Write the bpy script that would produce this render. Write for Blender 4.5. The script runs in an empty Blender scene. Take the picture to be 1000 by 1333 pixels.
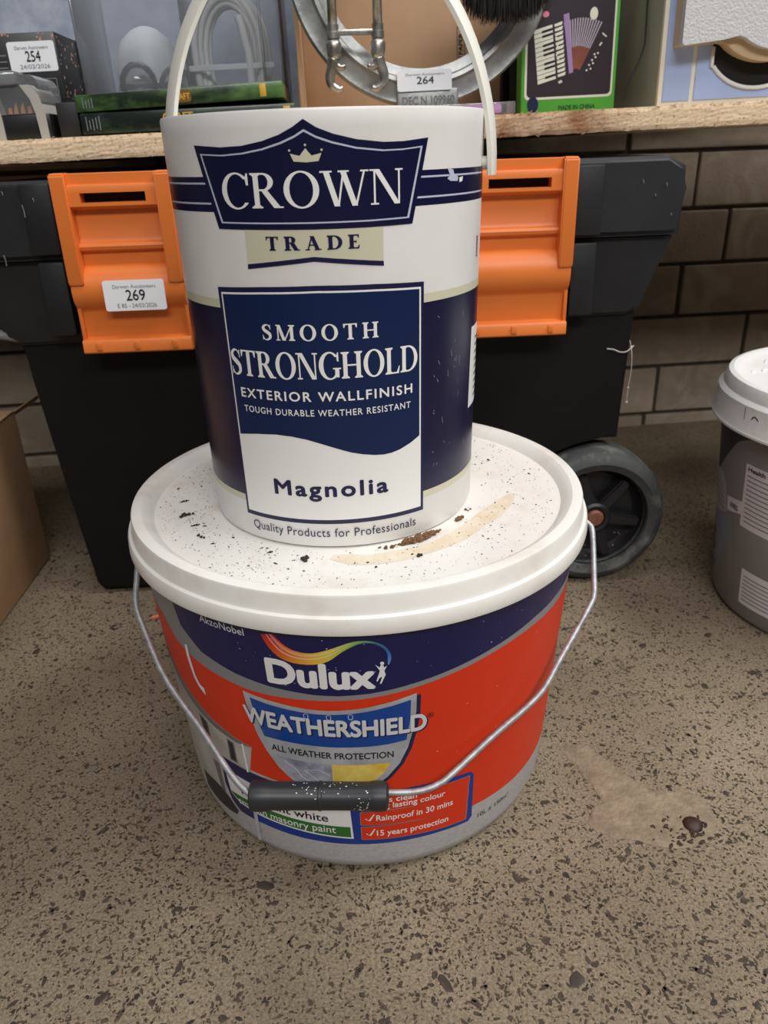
import bpy, bmesh, math, random
from mathutils import Vector, Matrix, Quaternion
from mathutils.geometry import tessellate_polygon
from mathutils import noise as mnoise

sc = bpy.context.scene
COL = sc.collection
rnd = random.Random(7)
R = math.radians
PI = math.pi

def lin(h):
    """sRGB 0-255 triple to linear RGBA"""
    o = []
    for c in h:
        c = c / 255.0
        o.append(c / 12.92 if c <= 0.04045 else ((c + 0.055) / 1.055) ** 2.4)
    return (o[0], o[1], o[2], 1.0)

# ------------------------------------------------------------------ camera
CAM_PITCH, CAM_ROLL, CAM_YAW = 0.43774, -0.03286, 0.03551
CAM_LOC = Vector((0.0, -0.50164, 0.43601))
cp, sp, cy_, sy_ = math.cos(CAM_PITCH), math.sin(CAM_PITCH), math.cos(CAM_YAW), math.sin(CAM_YAW)
fw = Vector((sy_ * cp, cy_ * cp, -sp))
rt = Vector((cy_, -sy_, 0))
up = rt.cross(fw)
c_, s_ = math.cos(CAM_ROLL), math.sin(CAM_ROLL)
r2 = rt * c_ + up * s_
u2 = up * c_ - rt * s_
cam = bpy.data.cameras.new('camera')
cam.sensor_fit = 'HORIZONTAL'
cam.sensor_width = 36.0
cam.lens = 36.0 * 0.99956
cam.clip_start = 0.01
cam.dof.use_dof = True
cam.dof.focus_distance = 0.46
cam.dof.aperture_fstop = 19.0
camo = bpy.data.objects.new('camera', cam)
camo.matrix_world = Matrix(((r2.x, u2.x, -fw.x, CAM_LOC.x), (r2.y, u2.y, -fw.y, CAM_LOC.y),
                            (r2.z, u2.z, -fw.z, CAM_LOC.z), (0, 0, 0, 1)))
COL.objects.link(camo)
sc.camera = camo

# ------------------------------------------------------------------ world, lamps, exposure
w = bpy.data.worlds.new('world')
sc.world = w
w.use_nodes = True
w.node_tree.nodes['Background'].inputs[0].default_value = (0.80, 0.84, 0.90, 1)
w.node_tree.nodes['Background'].inputs[1].default_value = 0.09

def area(name, loc, target, sx, sy, power, col):
    l = bpy.data.lights.new(name, 'AREA')
    l.shape = 'RECTANGLE'
    l.size, l.size_y, l.energy, l.color = sx, sy, power, col
    o = bpy.data.objects.new(name, l)
    o.location = loc
    d = Vector(target) - Vector(loc)
    o.rotation_euler = d.to_track_quat('-Z', 'Y').to_euler()
    COL.objects.link(o)
    return o
area('ceiling_strip_lamp', (1.25, -0.25, 2.0), (0.1, 0.05, 0.2), 1.4, 0.45, 33, (1.0, 0.98, 0.955))
area('ceiling_strip_lamp', (0.35, -2.3, 2.25), (0.1, 0.1, 0.25), 2.2, 0.5, 56, (1.0, 0.98, 0.955))
area('ceiling_strip_lamp', (0.0, -0.45, 2.75), (0.0, 0.2, 0.4), 1.8, 0.35, 15, (1.0, 0.98, 0.96))

sc.view_settings.view_transform = 'Standard'
sc.view_settings.look = 'None'
sc.view_settings.gamma = 1.0
sc.view_settings.use_curve_mapping = False
sc.view_settings.exposure = -0.08

# ------------------------------------------------------------------ materials
def mat(name, col, rough=0.5, metal=0.0, vary=0.0, vscale=30.0, col2=None, bump=0.0, bscale=200.0, coat=0.0, spec=0.5,
        ramp=(0.35, 0.65), stretch=None, detail=5.0):
    m = bpy.data.materials.new(name)
    m.use_nodes = True
    nt = m.node_tree
    b = nt.nodes['Principled BSDF']
    b.inputs['Base Color'].default_value = lin(col)
    b.inputs['Roughness'].default_value = rough
    b.inputs['Metallic'].default_value = metal
    b.inputs['Specular IOR Level'].default_value = spec
    if coat:
        b.inputs['Coat Weight'].default_value = coat
        b.inputs['Coat Roughness'].default_value = 0.15
    tc = None
    if col2 is not None or bump:
        tc = nt.nodes.new('ShaderNodeTexCoord')
        mp = nt.nodes.new('ShaderNodeMapping')
        nt.links.new(tc.outputs['Object'], mp.inputs['Vector'])
        if stretch:
            mp.inputs['Scale'].default_value = stretch
    if col2 is not None:
        n = nt.nodes.new('ShaderNodeTexNoise')
        n.inputs['Scale'].default_value = vscale
        n.inputs['Detail'].default_value = detail
        n.inputs['Roughness'].default_value = 0.65
        nt.links.new(mp.outputs[0], n.inputs['Vector'])
        rp = nt.nodes.new('ShaderNodeValToRGB')
        rp.color_ramp.elements[0].position = ramp[0]
        rp.color_ramp.elements[1].position = ramp[1]
        rp.color_ramp.elements[0].color = lin(col)
        rp.color_ramp.elements[1].color = lin(col2)
        nt.links.new(n.outputs['Fac'], rp.inputs[0])
        nt.links.new(rp.outputs[0], b.inputs['Base Color'])
    if bump:
        n2 = nt.nodes.new('ShaderNodeTexNoise')
        n2.inputs['Scale'].default_value = bscale
        n2.inputs['Detail'].default_value = 4
        nt.links.new(mp.outputs[0], n2.inputs['Vector'])
        bp = nt.nodes.new('ShaderNodeBump')
        bp.inputs['Strength'].default_value = bump
        bp.inputs['Distance'].default_value = 0.002
        nt.links.new(n2.outputs['Fac'], bp.inputs['Height'])
        nt.links.new(bp.outputs[0], b.inputs['Normal'])
    return m

def clear_mat(name, tint=(251, 252, 254), gloss=0.10, haze=0.08):
    m = bpy.data.materials.new(name)
    m.use_nodes = True
    nt = m.node_tree
    for n in list(nt.nodes):
        nt.nodes.remove(n)
    out = nt.nodes.new('ShaderNodeOutputMaterial')
    tr = nt.nodes.new('ShaderNodeBsdfTransparent')
    tr.inputs[0].default_value = lin(tint)
    gl = nt.nodes.new('ShaderNodeBsdfGlossy')
    gl.inputs['Roughness'].default_value = 0.12
    df = nt.nodes.new('ShaderNodeBsdfDiffuse')
    df.inputs[0].default_value = lin((225, 228, 232))
    fr = nt.nodes.new('ShaderNodeFresnel')
    fr.inputs[0].default_value = 1.45
    ad = nt.nodes.new('ShaderNodeMath')
    ad.operation = 'ADD'
    ad.inputs[1].default_value = gloss * 0.4
    nt.links.new(fr.outputs[0], ad.inputs[0])
    m1 = nt.nodes.new('ShaderNodeMixShader')
    nt.links.new(ad.outputs[0], m1.inputs[0])
    nt.links.new(tr.outputs[0], m1.inputs[1])
    nt.links.new(gl.outputs[0], m1.inputs[2])
    m2 = nt.nodes.new('ShaderNodeMixShader')
    m2.inputs[0].default_value = haze
    nt.links.new(m1.outputs[0], m2.inputs[1])
    nt.links.new(df.outputs[0], m2.inputs[2])
    nt.links.new(m2.outputs[0], out.inputs[0])
    return m

M = {}
M['can_white'] = mat('can_white_plastic', (230, 229, 227), 0.33, col2=(221, 218, 213), vscale=14, ramp=(0.4, 0.75))
M['handle_white'] = mat('strap_white_plastic', (228, 226, 216), 0.4)
M['navy'] = mat('navy_print', (14, 15, 54), 0.28)
M['navy2'] = mat('deep_blue_print', (3, 30, 74), 0.28)
M['print_white'] = mat('white_print', (236, 236, 233), 0.34)
M['print_silver'] = mat('pale_blue_print', (190, 194, 214), 0.3)
M['cream'] = mat('cream_print', (206, 203, 178), 0.35)
M['navy_text'] = mat('navy_ink', (20, 21, 66), 0.35)
M['lid_white'] = mat('lid_white_plastic', (236, 233, 228), 0.36, col2=(222, 214, 204), vscale=22, ramp=(0.5, 0.72))
M['bucket_grey'] = mat('bucket_silver_grey', (196, 195, 197), 0.4, col2=(178, 177, 179), vscale=300, ramp=(0.45, 0.6), stretch=(1, 1, 4))
M['bk_red'] = mat('red_print', (220, 54, 18), 0.42, spec=0.35)
M['bk_navy'] = mat('bucket_navy_print', (18, 20, 80), 0.3)
M['bk_grey'] = mat('grey_swoosh_print', (140, 139, 142), 0.35)
M['bk_blue'] = mat('blue_print', (4, 66, 150), 0.3)
M['bk_blue2'] = mat('royal_blue_print', (10, 54, 140), 0.3)
M['shield_silver'] = mat('silver_print', (192, 194, 198), 0.3, col2=(150, 152, 158), vscale=25)
M['silver_text'] = mat('silver_ink', (214, 216, 220), 0.3)
M['text_white'] = mat('white_ink', (238, 238, 238), 0.35)
M['text_black'] = mat('black_ink', (22, 22, 26), 0.4)
M['shadow_ink'] = mat('dark_outline_ink', (20, 28, 70), 0.35)
M['green_print'] = mat('green_print', (44, 112, 46), 0.35)
M['storm'] = mat('storm_picture_print', (120, 120, 140), 0.35, col2=(186, 186, 200), vscale=60)
M['sun'] = mat('sun_picture_print', (226, 176, 40), 0.35, col2=(246, 226, 130), vscale=40)
M['house'] = mat('house_picture_print', (196, 194, 190), 0.4, col2=(176, 172, 166), vscale=40)
M['house_dark'] = mat('house_dark_print', (40, 38, 46), 0.4)
M['house_mid'] = mat('house_grey_print', (112, 110, 108), 0.4)
M['steel'] = mat('galvanised_wire', (188, 190, 194), 0.5, metal=0.6, col2=(150, 150, 152), vscale=160)
M['grip_black'] = mat('grip_black_plastic', (40, 42, 46), 0.42)
M['paint_speck'] = mat('white_paint_specks', (225, 225, 222), 0.5)
M['black_plastic'] = mat('toolbox_black_plastic', (24, 25, 28), 0.5, col2=(32, 33, 36), vscale=18, bump=0.08, bscale=900, spec=0.4)
M['black_plastic2'] = mat('toolbox_body_plastic', (7, 7, 8), 0.62, col2=(14, 14, 15), vscale=9, bump=0.08, bscale=700, spec=0.3)
M['orange'] = mat('latch_orange_plastic', (224, 120, 50), 0.42)
M['void'] = mat('slot_dark', (8, 8, 8), 0.8)
M['tyre'] = mat('tyre_rubber', (58, 60, 60), 0.7, col2=(118, 120, 114), vscale=38, ramp=(0.5, 0.75))
M['hub'] = mat('hub_black_plastic', (26, 26, 30), 0.45)
M['axle'] = mat('axle_rust', (132, 84, 62), 0.6, col2=(110, 66, 46), vscale=200)
M['sticker'] = mat('sticker_paper', (236, 238, 242), 0.5)
M['ink_grey'] = mat('grey_ink', (120, 122, 128), 0.5)
M['card'] = mat('cardboard_brown', (190, 150, 112), 0.8, col2=(178, 138, 101), vscale=12)
M['card_edge'] = mat('cardboard_edge', (196, 160, 124), 0.85)
M['carton'] = mat('carton_pale_brown', (196, 160, 128), 0.8, col2=(186, 150, 118), vscale=10)
M['tub_grey'] = mat('tub_grey_print', (146, 144, 143), 0.42, col2=(138, 136, 135), vscale=12)
M['tub_dark'] = mat('tub_dark_print', (58, 60, 72), 0.45)
M['tub_pale'] = mat('tub_pale_print', (176, 178, 186), 0.45)
M['tub_paper'] = mat('tub_label_paper', (226, 223, 226), 0.55)
M['tub_lid'] = mat('tub_lid_white', (232, 232, 230), 0.45, bump=0.25, bscale=120)
M['dirt'] = mat('dry_dirt', (140, 104, 70), 0.95, col2=(92, 66, 44), vscale=400, bump=0.6, bscale=900)
M['grit'] = mat('dark_grit', (50, 46, 42), 0.9)
M['stain'] = mat('dried_glue_stain', (229, 218, 200), 0.4, col2=(218, 202, 176), vscale=70)
M['web'] = mat('cobweb_fibre', (190, 184, 176), 0.9)
M['aluminium'] = mat('cast_aluminium', (172, 174, 172), 0.42, metal=0.55, col2=(140, 142, 142), vscale=40, bump=0.12, bscale=260)
M['chrome'] = mat('tarnished_chrome', (206, 204, 200), 0.3, metal=0.85, col2=(140, 132, 122), vscale=70)
M['bristle'] = mat('black_bristle', (26, 23, 21), 0.75)
M['wood_dark'] = mat('brush_wood', (92, 60, 36), 0.6)
M['box_black'] = mat('glossy_black_card', (22, 22, 24), 0.35, col2=(30, 34, 34), vscale=10)
M['copper'] = mat('copper_dots_print', (188, 142, 118), 0.5)
M['strap_grey'] = mat('grey_card_band', (172, 168, 162), 0.6)
M['game_green'] = mat('green_game_sleeve', (28, 42, 28), 0.3, col2=(88, 126, 66), vscale=16, ramp=(0.42, 0.66), stretch=(1, 1, 2))
M['game_dark'] = mat('dark_green_game_sleeve', (22, 32, 28), 0.3, col2=(60, 86, 56), vscale=18, ramp=(0.45, 0.7), stretch=(1, 1, 2))
M['gold'] = mat('gold_print', (206, 162, 58), 0.4)
M['cable'] = mat('white_cable', (226, 224, 222), 0.45)
M['brass'] = mat('brass_cap', (196, 160, 88), 0.35, metal=0.8)
M['white_plastic'] = mat('white_plastic', (222, 224, 226), 0.4)
M['chrome_clean'] = mat('lamp_chrome', (200, 200, 204), 0.12, metal=1.0)
M['acc_green'] = mat('green_box_print', (86, 176, 66), 0.4)
M['acc_dark'] = mat('plum_panel_print', (46, 34, 44), 0.4)
M['acc_white'] = mat('ivory_print', (226, 226, 212), 0.4)
M['acc_purple'] = mat('lilac_print', (160, 132, 180), 0.4)
M['acc_red'] = mat('bellows_rust_print', (150, 84, 66), 0.4)
M['acc_pale'] = mat('bellows_pale_print', (186, 176, 192), 0.4)
M['blue_dot'] = mat('navy_dot', (20, 26, 66), 0.4)
M['pink_print'] = mat('pink_print', (230, 130, 160), 0.4)
M['appl_blue'] = mat('pale_blue_enamel', (168, 188, 230), 0.35, col2=(156, 176, 222), vscale=8)
M['appl_side'] = mat('grey_green_enamel', (166, 168, 156), 0.5, col2=(150, 152, 142), vscale=9)
M['appl_cream'] = mat('cream_plastic', (234, 229, 217), 0.4)
M['appl_cover'] = mat('stippled_cream_plastic', (198, 198, 200), 0.32, bump=0.5, bscale=520)
M['clear'] = clear_mat('clear_plastic')
M['clear_thin'] = clear_mat('clear_pack_plastic', gloss=0.1, haze=0.12)
M['glass'] = clear_mat('bulb_glass', gloss=0.25, haze=0.10)
M['pink'] = mat('lilac_pink_plastic', (214, 140, 206), 0.4)
M['scrap'] = mat('orange_scrap', (222, 120, 92), 0.5)
M['rust'] = mat('dark_rust', (66, 42, 32), 0.55, col2=(44, 28, 24), vscale=200)

# floor concrete
def floor_mat():
    m = bpy.data.materials.new('exposed_aggregate_concrete')
    m.use_nodes = True
    nt = m.node_tree
    b = nt.nodes['Principled BSDF']
    b.inputs['Roughness'].default_value = 0.72
    tc = nt.nodes.new('ShaderNodeTexCoord')
    n1 = nt.nodes.new('ShaderNodeTexNoise')
    n1.inputs['Scale'].default_value = 5.0
    n1.inputs['Detail'].default_value = 8
    n1.inputs['Roughness'].default_value = 0.6
    nt.links.new(tc.outputs['Object'], n1.inputs['Vector'])
    r1 = nt.nodes.new('ShaderNodeValToRGB')
    r1.color_ramp.elements[0].position = 0.3
    r1.color_ramp.elements[1].position = 0.72
    r1.color_ramp.elements[0].color = lin((128, 113, 93))
    r1.color_ramp.elements[1].color = lin((172, 156, 132))
    nt.links.new(n1.outputs['Fac'], r1.inputs[0])
    # fine sand grain
    n2 = nt.nodes.new('ShaderNodeTexNoise')
    n2.inputs['Scale'].default_value = 520.0
    n2.inputs['Detail'].default_value = 6
    n2.inputs['Roughness'].default_value = 0.75
    nt.links.new(tc.outputs['Object'], n2.inputs['Vector'])
    r2_ = nt.nodes.new('ShaderNodeValToRGB')
    r2_.color_ramp.elements[0].position = 0.34
    r2_.color_ramp.elements[1].position = 0.60
    r2_.color_ramp.elements[0].color = (0.26, 0.23, 0.20, 1)
    r2_.color_ramp.elements[1].color = (1, 1, 1, 1)
    nt.links.new(n2.outputs['Fac'], r2_.inputs[0])
    mx = nt.nodes.new('ShaderNodeMix')
    mx.data_type = 'RGBA'
    mx.blend_type = 'MULTIPLY'
    mx.inputs[0].default_value = 0.9
    nt.links.new(r1.outputs[0], mx.inputs[6])
    nt.links.new(r2_.outputs[0], mx.inputs[7])
    # small dark stones
    v = nt.nodes.new('ShaderNodeTexVoronoi')
    v.inputs['Scale'].default_value = 330.0
    nw = nt.nodes.new('ShaderNodeTexNoise')
    nw.inputs['Scale'].default_value = 160.0
    nt.links.new(tc.outputs['Object'], nw.inputs['Vector'])
    mxv = nt.nodes.new('ShaderNodeMix')
    mxv.data_type = 'VECTOR'
    mxv.inputs[0].default_value = 0.010
    nt.links.new(tc.outputs['Object'], mxv.inputs[4])
    nt.links.new(nw.outputs['Color'], mxv.inputs[5])
    nt.links.new(mxv.outputs[1], v.inputs['Vector'])
    sep = nt.nodes.new('ShaderNodeSeparateColor')
    nt.links.new(v.outputs['Color'], sep.inputs[0])
    # cell radius from the cell's random value
    mr = nt.nodes.new('ShaderNodeMapRange')
    mr.inputs[1].default_value = 0.40
    mr.inputs[2].default_value = 1.0
    mr.inputs[3].default_value = 0.0
    mr.inputs[4].default_value = 0.55
    nt.links.new(sep.outputs[0], mr.inputs[0])
    sub = nt.nodes.new('ShaderNodeMath')
    sub.operation = 'SUBTRACT'
    nt.links.new(mr.outputs[0], sub.inputs[0])
    nt.links.new(v.outputs['Distance'], sub.inputs[1])
    st = nt.nodes.new('ShaderNodeMapRange')
    st.inputs[1].default_value = -0.02
    st.inputs[2].default_value = 0.06
    nt.links.new(sub.outputs[0], st.inputs[0])
    mx2 = nt.nodes.new('ShaderNodeMix')
    mx2.data_type = 'RGBA'
    nt.links.new(st.outputs[0], mx2.inputs[0])
    nt.links.new(mx.outputs[2], mx2.inputs[6])
    mx2.inputs[7].default_value = lin((72, 60, 48))
    nt.links.new(mx2.outputs[2], b.inputs['Base Color'])
    bp = nt.nodes.new('ShaderNodeBump')
    bp.inputs['Strength'].default_value = 0.55
    bp.inputs['Distance'].default_value = 0.0015
    nb = nt.nodes.new('ShaderNodeMath')
    nb.operation = 'SUBTRACT'
    nt.links.new(n2.outputs['Fac'], nb.inputs[0])
    nt.links.new(st.outputs[0], nb.inputs[1])
    nt.links.new(nb.outputs[0], bp.inputs['Height'])
    nt.links.new(bp.outputs[0], b.inputs['Normal'])
    return m
M['floor'] = floor_mat()

def chip_mat():
    m = mat('aggregate_stone', (42, 36, 31), 0.65, col2=(84, 71, 57), vscale=60, ramp=(0.4, 0.62), bump=0.3, bscale=700)
    nt = m.node_tree
    return m
M['chip'] = chip_mat()
M['patch'] = mat('cement_patch', (152, 137, 114), 0.8, col2=(124, 109, 89), vscale=70, bump=0.9, bscale=300, detail=8)

def brick_mat():
    m = mat('grey_brown_brick', (140, 124, 108), 0.85, col2=(160, 145, 128), vscale=14, ramp=(0.35, 0.7), bump=0.5, bscale=240)
    nt = m.node_tree
    b = nt.nodes['Principled BSDF']
    src = b.inputs['Base Color'].links[0].from_socket
    oi = nt.nodes.new('ShaderNodeObjectInfo')
    hs = nt.nodes.new('ShaderNodeHueSaturation')
    mr = nt.nodes.new('ShaderNodeMapRange')
    mr.inputs[3].default_value = 0.82
    mr.inputs[4].default_value = 1.12
    nt.links.new(oi.outputs['Random'], mr.inputs[0])
    nt.links.new(mr.outputs[0], hs.inputs['Value'])
    nt.links.new(src, hs.inputs['Color'])
    # lime bloom
    tc = nt.nodes.new('ShaderNodeNewGeometry')
    n = nt.nodes.new('ShaderNodeTexNoise')
    n.inputs['Scale'].default_value = 16
    n.inputs['Detail'].default_value = 6
    n.inputs['Distortion'].default_value = 1.2
    nt.links.new(tc.outputs['Position'], n.inputs['Vector'])
    rp = nt.nodes.new('ShaderNodeMapRange')
    rp.inputs[1].default_value = 0.50
    rp.inputs[2].default_value = 0.64
    rp.inputs[4].default_value = 0.65
    nt.links.new(n.outputs['Fac'], rp.inputs[0])
    mx = nt.nodes.new('ShaderNodeMix')
    mx.data_type = 'RGBA'
    nt.links.new(rp.outputs[0], mx.inputs[0])
    nt.links.new(hs.outputs[0], mx.inputs[6])
    mx.inputs[7].default_value = lin((164, 152, 136))
    nt.links.new(mx.outputs[2], b.inputs['Base Color'])
    return m
M['brick'] = brick_mat()
M['mortar'] = mat('dark_mortar', (74, 65, 56), 0.95, col2=(56, 49, 42), vscale=60, bump=0.5, bscale=300)
M['wall_paint'] = mat('blue_grey_render', (132, 142, 160), 0.85, col2=(160, 168, 182), vscale=28, bump=0.3, bscale=90)

def chipboard_mat():
    m = bpy.data.materials.new('chipboard')
    m.use_nodes = True
    nt = m.node_tree
    b = nt.nodes['Principled BSDF']
    b.inputs['Roughness'].default_value = 0.85
    tc = nt.nodes.new('ShaderNodeTexCoord')
    mp = nt.nodes.new('ShaderNodeMapping')
    mp.inputs['Scale'].default_value = (0.8, 1.0, 1.2)
    nt.links.new(tc.outputs['Object'], mp.inputs[0])
    n = nt.nodes.new('ShaderNodeTexNoise')
    n.inputs['Scale'].default_value = 430
    n.inputs['Detail'].default_value = 4
    n.inputs['Roughness'].default_value = 0.7
    nt.links.new(mp.outputs[0], n.inputs['Vector'])
    r = nt.nodes.new('ShaderNodeValToRGB')
    e = r.color_ramp.elements
    e[0].position = 0.32
    e[0].color = lin((118, 84, 56))
    e[1].position = 0.72
    e[1].color = lin((238, 216, 184))
    k = e.new(0.43)
    k.color = lin((220, 194, 160))
    nt.links.new(n.outputs['Fac'], r.inputs[0])
    # damp brown stain on the right part of the edge
    n2 = nt.nodes.new('ShaderNodeTexNoise')
    n2.inputs['Scale'].default_value = 40
    n2.inputs['Detail'].default_value = 5
    nt.links.new(tc.outputs['Object'], n2.inputs['Vector'])
    sx = nt.nodes.new('ShaderNodeSeparateXYZ')
    nt.links.new(tc.outputs['Object'], sx.inputs[0])
    f = nt.nodes.new('ShaderNodeFloatCurve') if False else nt.nodes.new('ShaderNodeValToRGB')
    f.color_ramp.elements[0].position = 0.62
    f.color_ramp.elements[0].color = (0, 0, 0, 1)
    f.color_ramp.elements[1].position = 0.64
    f.color_ramp.elements[1].color = (1, 1, 1, 1)
    k1 = f.color_ramp.elements.new(0.71)
    k1.color = (0.85, 0.85, 0.85, 1)
    k2 = f.color_ramp.elements.new(0.78)
    k2.color = (0.12, 0.12, 0.12, 1)
    mr = nt.nodes.new('ShaderNodeMapRange')
    mr.inputs[1].default_value = -0.5
    mr.inputs[2].default_value = 0.5
    nt.links.new(sx.outputs[0], mr.inputs[0])
    nt.links.new(mr.outputs[0], f.inputs[0])
    ad = nt.nodes.new('ShaderNodeMath')
    ad.operation = 'MULTIPLY'
    m2 = nt.nodes.new('ShaderNodeMapRange')
    m2.inputs[1].default_value = 0.3
    m2.inputs[2].default_value = 0.62
    m2.inputs[3].default_value = 0.25
    nt.links.new(n2.outputs['Fac'], m2.inputs[0])
    nt.links.new(f.outputs[0], ad.inputs[0])
    nt.links.new(m2.outputs[0], ad.inputs[1])
    mx = nt.nodes.new('ShaderNodeMix')
    mx.data_type = 'RGBA'
    mx.blend_type = 'MULTIPLY'
    nt.links.new(ad.outputs[0], mx.inputs[0])
    nt.links.new(r.outputs[0], mx.inputs[6])
    mx.inputs[7].default_value = lin((150, 102, 64))
    nt.links.new(mx.outputs[2], b.inputs['Base Color'])
    bp = nt.nodes.new('ShaderNodeBump')
    bp.inputs['Strength'].default_value = 0.35
    bp.inputs['Distance'].default_value = 0.001
    nt.links.new(n.outputs['Fac'], bp.inputs['Height'])
    nt.links.new(bp.outputs[0], b.inputs['Normal'])
    return m
M['chipboard'] = chipboard_mat()

# ------------------------------------------------------------------ mesh helpers
def link(name, me, m, parent=None, loc=None, smooth=False):
    o = bpy.data.objects.new(name, me)
    COL.objects.link(o)
    if m is not None:
        me.materials.append(M[m] if isinstance(m, str) else m)
    if parent is not None:
        o.parent = parent
    if loc is not None:
        o.location = loc
    if smooth:
        for p in me.polygons:
            p.use_smooth = True
    return o

def frombm(name, bm, m, parent=None, loc=None, smooth=False, angle=None):
    bmesh.ops.recalc_face_normals(bm, faces=bm.faces)
    me = bpy.data.meshes.new(name)
    bm.to_mesh(me)
    bm.free()
    o = link(name, me, m, parent, loc, smooth or angle is not None)
    if angle is not None:
        me.set_sharp_from_angle(angle=R(angle))
    return o

def empty(name, loc=(0, 0, 0), rot=(0, 0, 0)):
    o = bpy.data.objects.new(name, None)
    o.empty_display_size = 0.02
    o.location = loc
    o.rotation_euler = rot
    COL.objects.link(o)
    return o

def tag(o, label, cat, group=None, kind=None):
    if label:
        o['label'] = label
    if cat:
        o['category'] = cat
    if group:
        o['group'] = group
    if kind:
        o['kind'] = kind
    return o

def box(bm, x0, x1, y0, y1, z0, z1, bev=0.0, seg=2):
    r = bmesh.ops.create_cube(bm, size=1.0)
    vs = r['verts']
    for v in vs:
        v.co = Vector(((x0 + x1) / 2 + v.co.x * (x1 - x0), (y0 + y1) / 2 + v.co.y * (y1 - y0), (z0 + z1) / 2 + v.co.z * (z1 - z0)))
    if bev:
        es = list({e for v in vs for e in v.link_edges})
        bmesh.ops.bevel(bm, geom=es, offset=bev, segments=seg, affect='EDGES', profile=0.5)
    return bm

def boxo(name, dims, m, parent=None, bev=0.0, loc=None, seg=2):
    bm = bmesh.new()
    box(bm, *dims, bev=bev, seg=seg)
    return frombm(name, bm, m, parent, loc, angle=40)

def lathe(bm, prof, n=96, axis='z', cx=0, cy=0, cz=0, close=False):
    """prof: list of (r, h); revolved about an axis through (cx,cy,cz)"""
    rings = []
    for r, h in prof:
        if r < 1e-6:
            p = (cx, cy, cz + h) if axis == 'z' else (cx, cy + h, cz)
            rings.append([bm.verts.new(p)])
        else:
            ring = []
            for i in range(n):
                a = 2 * PI * i / n
                if axis == 'z':
                    ring.append(bm.verts.new((cx + r * math.cos(a), cy + r * math.sin(a), cz + h)))
                else:
                    ring.append(bm.verts.new((cx + r * math.cos(a), cy + h, cz + r * math.sin(a))))
            rings.append(ring)
    k = len(rings)
    for j in range(k if close else k - 1):
        A, B = rings[j], rings[(j + 1) % k]
        if len(A) == 1 and len(B) == 1:
            continue
        for i in range(n):
            i2 = (i + 1) % n
            if len(A) == 1:
                bm.faces.new((A[0], B[i], B[i2]))
            elif len(B) == 1:
                bm.faces.new((A[i], A[i2], B[0]))
            else:
                bm.faces.new((A[i], A[i2], B[i2], B[i]))
    return bm

def catmull(pts, n=8, closed=False):
    P = [Vector(p) for p in pts]
    out = []
    m = len(P)
    rng = m if closed else m - 1
    for i in range(rng):
        p0 = P[(i - 1) % m] if (closed or i > 0) else P[0] * 2 - P[1]
        p1, p2 = P[i], P[(i + 1) % m]
        p3 = P[(i + 2) % m] if (closed or i + 2 < m) else P[-1] * 2 - P[-2]
        for k in range(n):
            t = k / n
            out.append(0.5 * ((2 * p1) + (p2 - p0) * t + (2 * p0 - 5 * p1 + 4 * p2 - p3) * t * t + (3 * p1 - p0 - 3 * p2 + p3) * t ** 3))
    if not closed:
        out.append(P[-1].copy())
    return out

def tube(bm, path, rad, n=10, closed=False, sx=1.0, upv=None):
    """sweep a circle (or an ellipse sx*rad wide) along a path; rad may be a list"""
    path = [Vector(p) for p in path]
    m = len(path)
    rings = []
    prev = None
    for i, p in enumerate(path):
        a = path[(i - 1) % m] if (closed or i > 0) else p
        b = path[(i + 1) % m] if (closed or i < m - 1) else p
        t = (b - a).normalized()
        if upv is not None:
            u = Vector(upv)
        elif prev is None:
            u = Vector((0, 0, 1)) if abs(t.z) < 0.9 else Vector((1, 0, 0))
        else:
            u = prev
        u = (u - t * u.dot(t)).normalized()
        prev = u
        v = t.cross(u)
        r = rad[i] if isinstance(rad, (list, tuple)) else rad
        rings.append([bm.verts.new(p + u * (math.cos(2 * PI * k / n) * r * sx) + v * (math.sin(2 * PI * k / n) * r)) for k in range(n)])
    for j in range(m if closed else m - 1):
        A, B = rings[j], rings[(j + 1) % m]
        for k in range(n):
            bm.faces.new((A[k], A[(k + 1) % n], B[(k + 1) % n], B[k]))
    if not closed:
        bm.faces.new(rings[0][::-1])
        bm.faces.new(rings[-1])
    return bm

def prism(bm, poly, h0, h1, plane='xz'):
    """extrude a 2-D polygon; plane 'xz' extrudes along y from h0 to h1, 'yz' along x, 'xy' along z"""
    def P(a, b, h):
        return (a, h, b) if plane == 'xz' else ((h, a, b) if plane == 'yz' else (a, b, h))
    A = [bm.verts.new(P(a, b, h0)) for a, b in poly]
    B = [bm.verts.new(P(a, b, h1)) for a, b in poly]
    n = len(poly)
    bm.faces.new(A)
    bm.faces.new(B[::-1])
    for i in range(n):
        bm.faces.new((A[i], A[(i + 1) % n], B[(i + 1) % n], B[i]))
    return bm

# ------------------------------------------------------------------ flat artwork (2-D groups of loops -> faces)
def flat_bm(groups):
    bm = bmesh.new()
    for q_, g in enumerate(groups):
        loops = [[Vector((x, y, 0)) for x, y in lp] for lp in g]
        vs = [bm.verts.new((p.x, p.y, (q_ % 12) * 5e-6)) for lp in loops for p in lp]
        for tri in tessellate_polygon(loops):
            try:
                bm.faces.new([vs[i] for i in tri])
            except ValueError:
                pass
    return bm

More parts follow.
